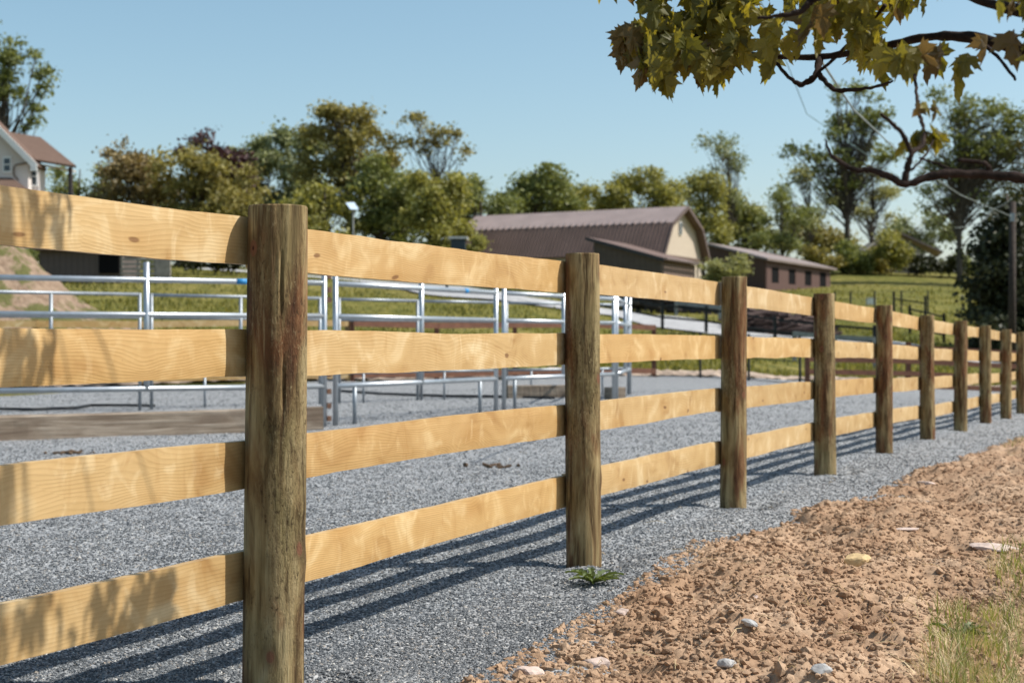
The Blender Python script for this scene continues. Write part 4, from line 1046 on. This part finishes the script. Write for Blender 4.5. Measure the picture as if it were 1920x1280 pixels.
# dark pine: whorled boughs
def pine(px, D, top, base_r, label, seed):
    g = np.random.default_rng(seed); x = (px-960)/FPX*D; bz = tz(x, D); o = empty("pine_tree", (x, D, bz), label, "pine tree")
    zt = P(px, top, D).z; wood, lv = MB(), MB()
    wood.tube([(x, D, bz-.3), (x+.1, D, (bz+zt)/2), (x, D, zt)], [.28, .18, .04], 10)
    z = bz+.5
    while z < zt-.3:
        t = (z-bz)/(zt-bz); r = base_r*(1-t)**.6*g.uniform(.75, 1.1)*(.75+.6*t if t < .3 else 1)
        for j in range(7):
            a = g.uniform(0, 6.28); rr_ = r*g.uniform(.6, 1.15); e = np.array([x+math.cos(a)*rr_, D+math.sin(a)*rr_, z-.12*rr_+g.uniform(-.2, .3)])
            s = np.array([x, D, z]); wood.tube([s, (s+e)/2+[0, 0, .08], e], [.06, .04, .015], 5, False)
            kk = int(75*rr_); tt = g.random(kk)**.7
            pt = s+(e-s)*tt[:, None]+g.normal(size=(kk, 3))*np.array([.30, .30, .16])
            leaf_cards(pt, .22, g, lv)
        z += g.uniform(.28, .42)
    wood.build("trunk", BARK, o, True); lv.build("crown", LEAFM['dark'], o)
pine(1888, 60, 362, 3.0, "big dark drooping pine at the right, behind the utility pole", 3)
pine(1965, 64, 340, 3.2, "dark pine mostly cut off by the right edge", 4)
# bushes
B = lambda lab, px, D, ells, mat, **kw: tree("bush", lab, "bush", px, D, ells, mat, group="bushes between the buildings and the hilltop", trunk=.07, **kw)
B("hedge bush at the hill's crest just right of the stable roof", 1578, 172, [(1575, 492, 36, 18)], 'green', clumps=60, per=50, cr=.9, leaf=.35, seed=51)
B("dark hedge bush straight below the tall tree's trunk", 1615, 171, [(1612, 488, 34, 22)], 'dark', clumps=60, per=50, cr=.9, leaf=.35, seed=52)
B("olive hedge bush below the distant house's left eave", 1648, 170, [(1648, 492, 34, 20)], 'olive', clumps=60, per=50, cr=.9, leaf=.35, seed=53)
B("hedge bush reaching the dark pine's left side", 1810, 168, [(1800, 500, 40, 18)], 'green', clumps=60, per=50, cr=.9, leaf=.35, seed=54)
B("round light green bush at the barn's right corner", 1362, 90, [(1365, 508, 42, 28), (1345, 525, 36, 28)], 'pale', clumps=110, per=55, cr=.45, leaf=.17, seed=31)
B("small green bush before the barn's far left end", 889, 92, [(889, 452, 22, 22), (880, 470, 24, 20)], 'bright', clumps=50, per=50, cr=.4, leaf=.16, seed=32)
B("dark leafy bush covering the distant house's left wall", 1590, 168, [(1580, 478, 38, 20), (1610, 490, 30, 16)], 'green', clumps=70, per=55, cr=1.1, leaf=.35, seed=33)
B("yellow-green bush before the distant house", 1670, 166, [(1660, 462, 36, 24), (1690, 480, 34, 22)], 'bright', clumps=80, per=55, cr=1.1, leaf=.35, seed=34)
B("dark bush right of the distant house", 1735, 166, [(1730, 488, 36, 20), (1770, 495, 30, 12)], 'dark', clumps=60, per=55, cr=1.1, leaf=.35, seed=35)
B("low brown-green bush at the hedge's left, above the stable", 1530, 165, [(1520, 478, 34, 18), (1550, 486, 26, 14)], 'olive', clumps=60, per=50, cr=1.0, leaf=.35, seed=36)
B("green shrub growing low behind the dark plank shed", 150, 80, [(120, 470, 60, 30), (300, 470, 70, 30)], 'green', clumps=80, per=55, cr=.7, leaf=.2, seed=37)
B("dark shrub right of the slatted stall", 400, 84, [(380, 485, 60, 22), (450, 480, 40, 22)], 'dark', clumps=90, per=55, cr=.6, leaf=.2, seed=38)

# grass tufts on the banks beyond the arena (uncountable)
def blades(name, X, Y, Z, h, w, mat, label, seed, cat="grass", lean=.35):
    g = np.random.default_rng(seed); n = len(X); a = g.uniform(0, 6.28, n)
    dx, dy = np.cos(a)*w, np.sin(a)*w; hh = h*g.uniform(.4, 1.25, n); la = g.uniform(0, 6.28, n); ll = g.uniform(0, lean, n)*hh
    lx, ly = np.cos(la)*ll, np.sin(la)*ll
    b0 = np.stack([X-dx, Y-dy, Z], -1); b1 = np.stack([X+dx, Y+dy, Z], -1)
    m0 = np.stack([X-dx*.7+lx*.35, Y-dy*.7+ly*.35, Z+hh*.55], -1); m1 = np.stack([X+dx*.7+lx*.35, Y+dy*.7+ly*.35, Z+hh*.55], -1)
    t = np.stack([X+lx, Y+ly, Z+hh], -1)
    v = np.stack([b0, b1, m1, m0, t], 1).reshape(-1, 3); i = np.arange(n)*5
    m = MB(); m.add(v, np.stack([i, i+1, i+2, i+3], -1)); m.f.append(np.stack([i+3, i+2, i+4], -1))
    return tag(m.build(name, mat), label, cat, kind='stuff')
GL = mat_leaf("meadow_blades", (.075, .090, .020), (.29, .26, .080), .3)
n = 110000; D = 36/(1-rng.random(n)*(1-36/150)); u = rng.uniform(-.42, .42, n); X = u*D
keep = (D > arena_edge(X)+1.2)
rd_ = np.array([(p.x, p.y) for p in dense[::6]])
for a in rd_: keep &= (X-a[0])**2+(D-a[1])**2 > 2.6**2
X, D = X[keep], D[keep]
patch = fbm(X/2.5, D/2.5, 3, 77); k2 = rng.random(len(X)) < np.clip(.5+patch*1.3, .05, 1); X, D = X[k2], D[k2]
blades("meadow_grass", X, D, terrain(X, D)-.04, .20, .018+.00035*D, GL, "rough green and straw coloured meadow grass beyond the arena", 5)

# ------------------------------------------------------------------ foreground plants and stones
def on_dirt(px, py):
    v = hit(px, py, 2.5, 60); x, y = v.x, v.y
    s = (x-P1[0])*FD[0]+(y-P1[1])*FD[1]; q = (x-P1[0])*FN[0]+(y-P1[1])*FN[1]
    z = float(max(dirt_z(np.array([x]), np.array([y]), np.array([s]), np.array([q]))[0], gz(np.array([x]), np.array([y]))[0]))
    # slide along the sight line so that the point sits on the lowered surface
    D = y
    for _ in range(6):
        D = (CAMZ-z)*FPX/(py-640); x, y = (px-960)/FPX*D, D
        s = (x-P1[0])*FD[0]+(y-P1[1])*FD[1]; q = (x-P1[0])*FN[0]+(y-P1[1])*FN[1]
        zz = float(max(dirt_z(np.array([x]), np.array([y]), np.array([s]), np.array([q]))[0], gz(np.array([x]), np.array([y]))[0]))
        z = z*.5+zz*.5
    return Vector((x, y, z))
PALEST = simple("pale_pinkish_stone", (.50, .40, .35), .85, .18, 25, bump=.4)
YELST = simple("yellow_sandstone", (.52, .38, .20), .85, .2, 25, bump=.4)
GREYST = simple("grey_flat_stone", (.36, .36, .36), .85, .2, 25, bump=.4)
def stone(px, py, wpx, hpx, mat, label, seed, rz=0, sink=.3):
    c = on_dirt(px, py); sc = c.y/FPX; g = np.random.default_rng(seed)
    import bmesh
    bm = bmesh.new(); bmesh.ops.create_icosphere(bm, subdivisions=3, radius=1)
    pl = [(Vector(g.normal(size=3)).normalized(), g.uniform(.55, .85)) for _ in range(9)]
    w, h = wpx*sc/2, hpx*sc/2
    for v in bm.verts:
        p = v.co.copy()
        for nn, d in pl:
            k = p.dot(nn)
            if k > d: p -= nn*(k-d)*.92
        p *= 1+.04*g.normal()*.5
        p *= 1+.10*math.sin(p.x*5+seed)*math.sin(p.y*6+seed*2)
        v.co = Vector((p.x*w*1.15, p.y*w*.75, p.z*h*1.1))
    me = bpy.data.meshes.new("stone"); bm.to_mesh(me); bm.free(); me.materials.append(mat)
    o = bpy.data.objects.new("stone", me); COL.objects.link(o); o.location = c+Vector((0, 0, h*(.6-sink))); o.rotation_euler = (g.uniform(-.2, .2), g.uniform(-.15, .15), rz)
    return tag(o, label, "stone", "larger stones in the dug soil")
stone(992, 1266, 52, 30, PALEST, "pale pinkish stone at the bottom edge, leftmost on the soil", 1, .3)
stone(1118, 1246, 60, 26, PALEST, "smooth pinkish white stone half buried near the bottom", 2, -.3, .45)
stone(1364, 1246, 36, 22, GREYST, "small pale grey stone near the bottom, centre of the soil", 3, .2)
stone(1604, 1062, 54, 34, YELST, "blocky yellow sandstone lump on the soil bank", 4, .1, .1)
stone(1693, 996, 62, 10, PALEST, "long thin pale slab of stone on the upper bank", 5, -.4)
stone(1868, 1030, 84, 20, PALEST, "large flat pale stone near the right edge", 6, -.3)
stone(1540, 1262, 40, 26, GREYST, "grey stone at the bottom edge, right of centre", 7, .3)
stone(1405, 1165, 34, 14, GREYST, "thin bluish grey stone chip upright in the soil", 8, -.8)
stone(1168, 1150, 26, 14, PALEST, "small pale stone on the gravel's edge below the weed", 9, 0)
stone(1738, 908, 30, 9, PALEST, "small whitish stone high on the bank", 10, 0)
stone(1415, 1122, 14, 11, PALEST, "pebble sized white stone in mid bank", 11, 0)

# weed at the foot of the second post
def rosette(px, py, L, n, label, seed, name="weed_plant"):
    c = on_dirt(px, py); g = random.Random(seed); m = MB()
    for i in range(n):
        a = 2*math.pi*i/n+g.uniform(-.3, .3); l = L*g.uniform(.6, 1.15); w = l*.17; e = g.uniform(.12, .8)
        d = Vector((math.cos(a), math.sin(a), 0)); s = Vector((-d.y, d.x, 0)); vs = []; k = 11
        for j in range(k):
            t = j/(k-1); z = math.sin(t*2.0)*e*l*.55; c0 = c+d*(l*t*.95)+Vector((0, 0, z+.008))
            ww = w*math.sin(min(1, t*1.15+.08)*math.pi*.92)*(1 if j % 2 else .5)*(.5+t)
            vs += [c0-s*ww+Vector((0, 0, .01*ww/w)), c0-Vector((0, 0, .004)), c0+s*ww+Vector((0, 0, .01*ww/w))]
        m.add([tuple(v) for v in vs], grid_faces(k, 3))
    return tag(m.build(name, WEED, origin=tuple(c)), label, "weed")
WEED = mat_leaf("weed_leaf", (.055, .085, .022), (.12, .15, .045), .25)
rosette(1112, 1095, .125, 17, "dandelion like green weed at the foot of the second post", 3)
rosette(1800, 1200, .10, 14, "small broad leaved green weed in the grass at lower right", 5)

# straw and grass at the lower right edge
def patch(name, boxes, n, h, w, mat, label, seed, lean):
    g = np.random.default_rng(seed); xs = []
    X, Y = [], []
    for (px0, px1, py0, py1, wt) in boxes:
        a = hit(px0, py1, 2.5, 60); k = int(n*wt)
        pxx = g.uniform(px0, px1, k); pyy = g.uniform(py0, py1, k)
        D = (CAMZ+.12)*FPX/(pyy-640); X.append((pxx-960)/FPX*D); Y.append(D)
    X, Y = np.concatenate(X), np.concatenate(Y)
    s = (X-P1[0])*FD[0]+(Y-P1[1])*FD[1]; q = (X-P1[0])*FN[0]+(Y-P1[1])*FN[1]
    Z = dirt_z(X, Y, s, q)-.01
    return blades(name, X, Y, Z, h, w, mat, label, seed, lean=lean)
FG = mat_leaf("green_blades", (.09, .12, .035), (.26, .29, .10), .35)
ST = mat_leaf("straw_blades", (.38, .29, .15), (.66, .54, .32), .3, (1.1, 1.0, .8))
patch("green_grass", [(1790, 1990, 1190, 1420, .42), (1870, 1990, 1090, 1190, .18), (1740, 1830, 1220, 1420, .14), (1885, 1980, 830, 865, .07)], 2200, .085, .0024, FG, "thin green grass blades at the lower right edge", 9, .7)
patch("dry_grass", [(1765, 2000, 1200, 1440, .55), (1850, 2000, 1110, 1200, .12), (1500, 1760, 1100, 1280, .010), (1890, 2000, 820, 900, .06), (1720, 1800, 1260, 1400, .06)], 4600, .075, .0016, ST, "dry straw coloured grass lying at the lower right edge", 10, 1.8)
gg = np.random.default_rng(4); m = MB()
for _ in range(70):
    c = on_dirt(gg.uniform(1080, 1850), gg.uniform(900, 1275)); a = gg.uniform(0, 6.28); L = gg.uniform(.03, .12)
    d = Vector((math.cos(a), math.sin(a), gg.uniform(-.05, .2)))*L
    m.tube([c+Vector((0, 0, .012)), c+d*.5+Vector((0, 0, .022)), c+d+Vector((0, 0, .01))], .0011, 4, False)
tag(m.build("straw_litter", ST), "scattered dry straw stalks lying over the clay bank", "straw", kind='stuff')
# dark droppings / soil on the gravel
def crumbs(px, py, r, n, label, seed):
    c = hit(px, py, 3, 60); g = np.random.default_rng(seed); X = c.x+g.normal(0, r, n); Y = c.y+g.normal(0, r*.8, n); sz = g.uniform(.02, .05, n)
    o = scatter_solids("soil_crumbs", X, Y, gz(X, Y)+sz*.3, sz, simple("dark_crumbs", (.10, .065, .04), .9, .4, 20), seed, .8, label, "crumbs", 'ico'); return o
crumbs(132, 850, .09, 60, "small heap of dark brown crumbs on the gravel before the beam", 1)
crumbs(930, 873, .10, 26, "scattered brown crumbs on gravel left of the second post", 2)
m = MB(); pts = [hit(px, py, 8, 60)+Vector((0, 0, .03)) for px, py in ((0, 770), (60, 771), (140, 768), (170, 763), (230, 763), (290, 764))]
m.tube(pts, .022, 6); tag(m.build("hose", BLACKWOOD), "dark hose lying on gravel beyond the grey beam", "hose")
m = MB(); pts = [hit(px, py, 8, 60)+Vector((0, 0, .03)) for px, py in ((636, 735), (720, 741), (830, 745), (930, 746), (1040, 749))]
m.tube(pts, .025, 6); tag(m.build("hose", BLACKWOOD), "dark hose lying on gravel inside the pen, second bay", "hose")

# ------------------------------------------------------------------ maple overhanging from the right
LF = [(0, 0), (.10, .02), (.30, -.10), (.27, .02), (.40, .06), (.33, .14), (.52, .34), (.36, .33), (.30, .40), (.17, .36), (.20, .52), (.26, .60), (.17, .66), (.12, .80), (.07, .82), (0, 1.0)]
LF = LF + [(-x, y) for x, y in LF[-2:0:-1]]
LFA = np.array(LF)
def maple_leaves(items, mb):
    """items: (pos, size, dir_down(Vector), normal(Vector), curl)"""
    ctr = np.array([0, .34]); k = len(LFA)
    for pos, sz, dn, nm, curl in items:
        dn = Vector(dn).normalized(); nm = (Vector(nm)-dn*Vector(nm).dot(dn)).normalized(); sd = dn.cross(nm)
        p2 = np.vstack([LFA, ctr, LFA*.55+ctr*.45])   # outline, centre, inner ring
        x, y = p2[:, 0], p2[:, 1]
        z = -curl*(np.abs(x)**1.3)*1.1 - curl*.5*(y**2)*.6 + .035*np.sin(x*17+y*9+sz*99) + .02*np.sin(y*23)
        P3 = np.array(pos)[None] + sz*(x[:, None]*np.array(sd)+y[:, None]*np.array(dn)+z[:, None]*np.array(nm))
        f = []
        for i in range(k):
            j = (i+1) % k; f.append([i, j, k+1+j, k+1+i]); f.append([k+1+i, k+1+j, k])
        mb.add(P3, f)
maple = empty("maple_tree", (3.4, 2.9, -.3), "maple tree overhanging from the right, dark limbs with drooping lobed leaves", "maple tree")
MB_ = simple("maple_bark", (.030, .020, .017), .95, .5, 40, bump=.9, spec=.1)
g = random.Random(5)
def limb(pts, r0, r1, name="limb", jit=.006, n=6):
    out = []; pts = [Vector(p) for p in pts]
    for i in range(len(pts)-1):
        p0, p1, p2, p3 = pts[max(i-1, 0)], pts[i], pts[i+1], pts[min(i+2, len(pts)-1)]
        for t in np.linspace(0, 1, n, endpoint=(i == len(pts)-2)):
            out.append(.5*((2*p1)+(p2-p0)*t+(2*p0-5*p1+4*p2-p3)*t*t+(3*p1-p0-3*p2+p3)*t**3)+Vector((g.uniform(-jit, jit), g.uniform(-jit, jit), g.uniform(-jit, jit))))
    m = MB(); L = len(out); m.tube(out, [(r0+(r1-r0)*(i/(L-1)))*(1+.16*g.uniform(-1, 1)) for i in range(L)], 10)
    return m.build(name, MB_, maple, True)
limb([(3.4, 2.9, -.4), (3.38, 2.92, 1.0), (3.3, 2.95, 2.4), (3.2, 3.0, 4.2)], .14, .10, "trunk")
# upper bough (px 1440..1920) and its continuation to the trunk
limb([(3.32, 2.95, 1.55), P(2300, 190, 3.1), P(2050, 140, 3.05), P(1920, 97, 3.1), P(1830, 72, 3.2), P(1740, 70, 3.3), P(1640, 92, 3.4), P(1540, 106, 3.5), P(1440, 106, 3.55)], .018, .006, jit=.0015)
limb([(3.25, 2.98, 2.1), P(2200, 60, 2.9), P(1960, 28, 3.0), P(1850, 5, 3.1), P(1780, -25, 3.2)], .018, .009, jit=.0015)
tw = [([P(1536, 112, 3.5), P(1530, 140, 3.45), P(1505, 158, 3.45), P(1485, 150, 3.45), P(1455, 118, 3.5)], .010, .004),
      ([P(1535, 138, 3.45), P(1560, 165, 3.4), P(1590, 170, 3.4), P(1640, 163, 3.35), P(1674, 152, 3.3)], .007, .003),
      ([P(1660, 10, 3.3), P(1600, 75, 3.4), P(1530, 140, 3.45)], .005, .004),
      ([P(1205, -12, 3.7), P(1250, 35, 3.7), P(1303, 67, 3.7)], .006, .004),
      ([P(1235, 30, 3.7), P(1262, 62, 3.7), P(1300, 67, 3.7)], .004, .003),
      ([P(1440, 106, 3.55), P(1360, 95, 3.62), P(1303, 67, 3.7)], .008, .004),
      ([P(1520, 2, 3.0), P(1500, 22, 3.0), P(1460, 30, 3.0), P(1420, 34, 3.0)], .008, .003),
      ([P(1780, -25, 3.2), P(1640, -45, 3.2), P(1520, 2, 3.0)], .012, .008),
      ([P(1713, 130, 3.2), P(1717, 165, 3.0), P(1722, 205, 2.8), P(1731, 240, 2.7), P(1732, 268, 2.65)], .004, .003),
      ([P(1830, 72, 3.2), P(1870, 105, 3.1), P(1905, 150, 3.0)], .005, .003)]
for pts, r0, r1 in tw: limb(pts, r0, r1, "twig", .0015)
# lower bough
limb([(3.36, 2.93, 1.0), P(2500, 430, 2.75), P(2150, 380, 2.6), P(1980, 352, 2.55), P(1920, 335, 2.55), P(1860, 328, 2.55), P(1780, 326, 2.55), P(1740, 332, 2.55), P(1700, 345, 2.55), P(1660, 328, 2.55), P(1630, 318, 2.56), P(1600, 318, 2.56), P(1558, 292, 2.58)], .0135, .004, jit=.0012)
for pts, r0, r1 in [([P(1697, 340, 2.55), P(1703, 310, 2.55), P(1710, 288, 2.55), P(1731, 270, 2.6), P(1733, 245, 2.65)], .007, .003),
      ([P(1710, 290, 2.55), P(1695, 255, 2.55), P(1672, 232, 2.55), P(1651, 214, 2.55)], .005, .003),
      ([P(1790, 322, 2.55), P(1760, 308, 2.56), P(1723, 296, 2.57)], .0045, .002),
      ([P(1858, 326, 2.55), P(1848, 308, 2.55), P(1820, 302, 2.55), P(1795, 301, 2.55)], .006, .003),
      ([P(1558, 292, 2.58), P(1550, 272, 2.58), P(1549, 262, 2.58)], .003, .0015),
      ([P(1708, 320, 2.55), P(1740, 285, 2.6), P(1752, 255, 2.65)], .0025, .0015)]: limb(pts, r0, r1, "twig", .001)
MAPLE = mat_leaf("maple_leaf_green", (.078, .082, .024), (.245, .22, .062), .46, (1.9, 1.65, .4))
MAPLE2 = mat_leaf("maple_leaf_bronze", (.11, .08, .035), (.19, .14, .06), .30, (1.3, 1.05, .6))
items, items2 = [], []
def hang(pos, sz, bronze=0.0, tilt=.35):
    dn = Vector((g.uniform(-tilt, tilt), g.uniform(-tilt, tilt), -1)); a = g.uniform(0, 6.28)
    nm = Vector((math.cos(a), math.sin(a), g.uniform(-.1, .6)))
    (items2 if g.random() < bronze else items).append((pos, sz, dn, nm, g.uniform(.15, 1.25)))
def cloud(n, px0, px1, f_lo, D0, D1, bronze=.1, hi=-90, sz=(.058, .098)):
    for _ in range(n):
        px = g.uniform(px0, px1); lo = f_lo(px); D = g.uniform(D0, D1); s = g.uniform(*sz); ln = s*FPX/D*.95
        py = g.uniform(hi, max(hi+5, lo-ln)); hang(P(px, py, D), s, bronze)
ip = lambda xs, ys: (lambda x: float(np.interp(x, xs, ys)))
cloud(150, 1195, 1405, ip([1160, 1200, 1240, 1290, 1330, 1370, 1420], [125, 165, 192, 150, 190, 172, 120]), 3.5, 3.85, .06)
cloud(48, 1225, 1390, ip([1160, 1200, 1240, 1290, 1330, 1370, 1420], [135, 175, 197, 165, 193, 165, 125]), 3.45, 3.8, .05, hi=60)
cloud(22, 1158, 1215, ip([1150, 1165, 1215], [130, 140, 170]), 3.6, 3.8, .6, hi=35, sz=(.055, .09))
cloud(60, 1420, 1640, ip([1400, 1440, 1480, 1520, 1560, 1600, 1640], [135, 165, 150, 115, 95, 105, 160]), 3.3, 3.7, .05)
cloud(42, 1520, 1740, ip([1500, 1560, 1620, 1680, 1740], [108, 112, 92, 70, 30]), 3.1, 3.5, .1)
cloud(16, 1590, 1650, ip([1590, 1650], [110, 175]), 3.2, 3.4, .1, hi=20)
cloud(7, 1110, 1220, ip([1100, 1140, 1240], [12, 15, 22]), 3.6, 3.8, .5, hi=-60, sz=(.06, .08))
cloud(10, 1660, 1760, ip([1650, 1700, 1760], [130, 158, 150]), 3.0, 3.2, .6, hi=85, sz=(.07, .09))
cloud(9, 1865, 1990, ip([1850, 1890, 1990], [100, 180, 200]), 2.7, 3.0, .1, hi=-40)
cloud(10, 1780, 2000, ip([1700, 2000], [15, 20]), 3.0, 3.4, .1, hi=-160)
for px, py, s, D in ((1795, 152, .09, 3.0), (1815, 135, .07, 3.0), (1850, 100, .07, 3.1)): hang(P(px, py-35, D), s, .3, .6)
for px, py, s in ((1735, 190, .035), (1726, 196, .035), (1748, 194, .04), (1758, 200, .035), (1716, 252, .045), (1706, 256, .05), (1744, 240, .05), (1700, 264, .04), (1728, 250, .04), (1762, 250, .045), (1738, 256, .035)): hang(P(px, py, 2.65), s, .25, 1.1)
# boughs above the frame that throw the leaf shadows on the nearest boards
def over(px, py, rail_z=None, t=1.4, s=.09):
    # board plane point seen at px,py
    u = (px-960)/FPX; A = P1-FN*.08
    k = (u*A[1]-A[0])/(FD[0]-u*FD[1]); x, y = A[0]+FD[0]*k, A[1]+FD[1]*k; z = CAMZ+(640-py)/FPX*y
    pos = Vector((x+t, y, z+t*math.tan(SUN_EL)))
    dn = Vector((g.uniform(-.15, .15), g.uniform(-.15, .15), -1)); items.append((pos, s, dn, Vector((g.uniform(-.9, .9), 1, g.uniform(-.2, .2))), .5)); return pos
pp = []
SH = ((-10, 380), (8, 420), (62, 360), (72, 395), (80, 430), (100, 370), (108, 400), (122, 420), (130, 375), (12, 620), (22, 660), (58, 620), (66, 655), (80, 690), (104, 625), (96, 660), (2, 900), (10, 940), (35, 1160), (75, 1110), (90, 1130), (60, 1180), (188, 1110), (178, 1140), (205, 1130), (212, 1090), (262, 1125), (330, 1080), (318, 1120), (120, 1160), (-30, 640), (-60, 700), (-80, 500), (-50, 1100), (-100, 1200), (5, 400), (14, 445), (70, 380), (76, 410), (118, 385), (112, 430), (0, 640), (16, 700), (70, 640), (60, 700), (100, 690), (84, 660), (40, 680), (50, 1150), (100, 1100), (84, 1170), (66, 1150), (195, 1120), (20, 1190))
for px, py in SH:
    pp.append(over(px+g.uniform(-4, 4), py-12, t=g.uniform(.9, 1.1) if py < 800 else g.uniform(1.4, 1.6), s=g.uniform(.075, .11)))
limb([(3.2, 3.0, 4.1), (2.2, 3.2, 3.9), (1.2, 3.3, 3.5), (.4, 3.3, 3.2), (-.1, 3.2, 2.95)], .04, .01, "limb")
for p in pp[::3]: limb([(.3, 3.3, 3.2), (Vector((.3, 3.3, 3.2))+p)/2+Vector((0, 0, .12)), p], .005, .0018, "twig", .001)
mb = MB(); maple_leaves(items, mb); mb.build("foliage", MAPLE, maple, False)
mb = MB(); maple_leaves(items2, mb); mb.build("bronze_foliage", MAPLE2, maple, False)
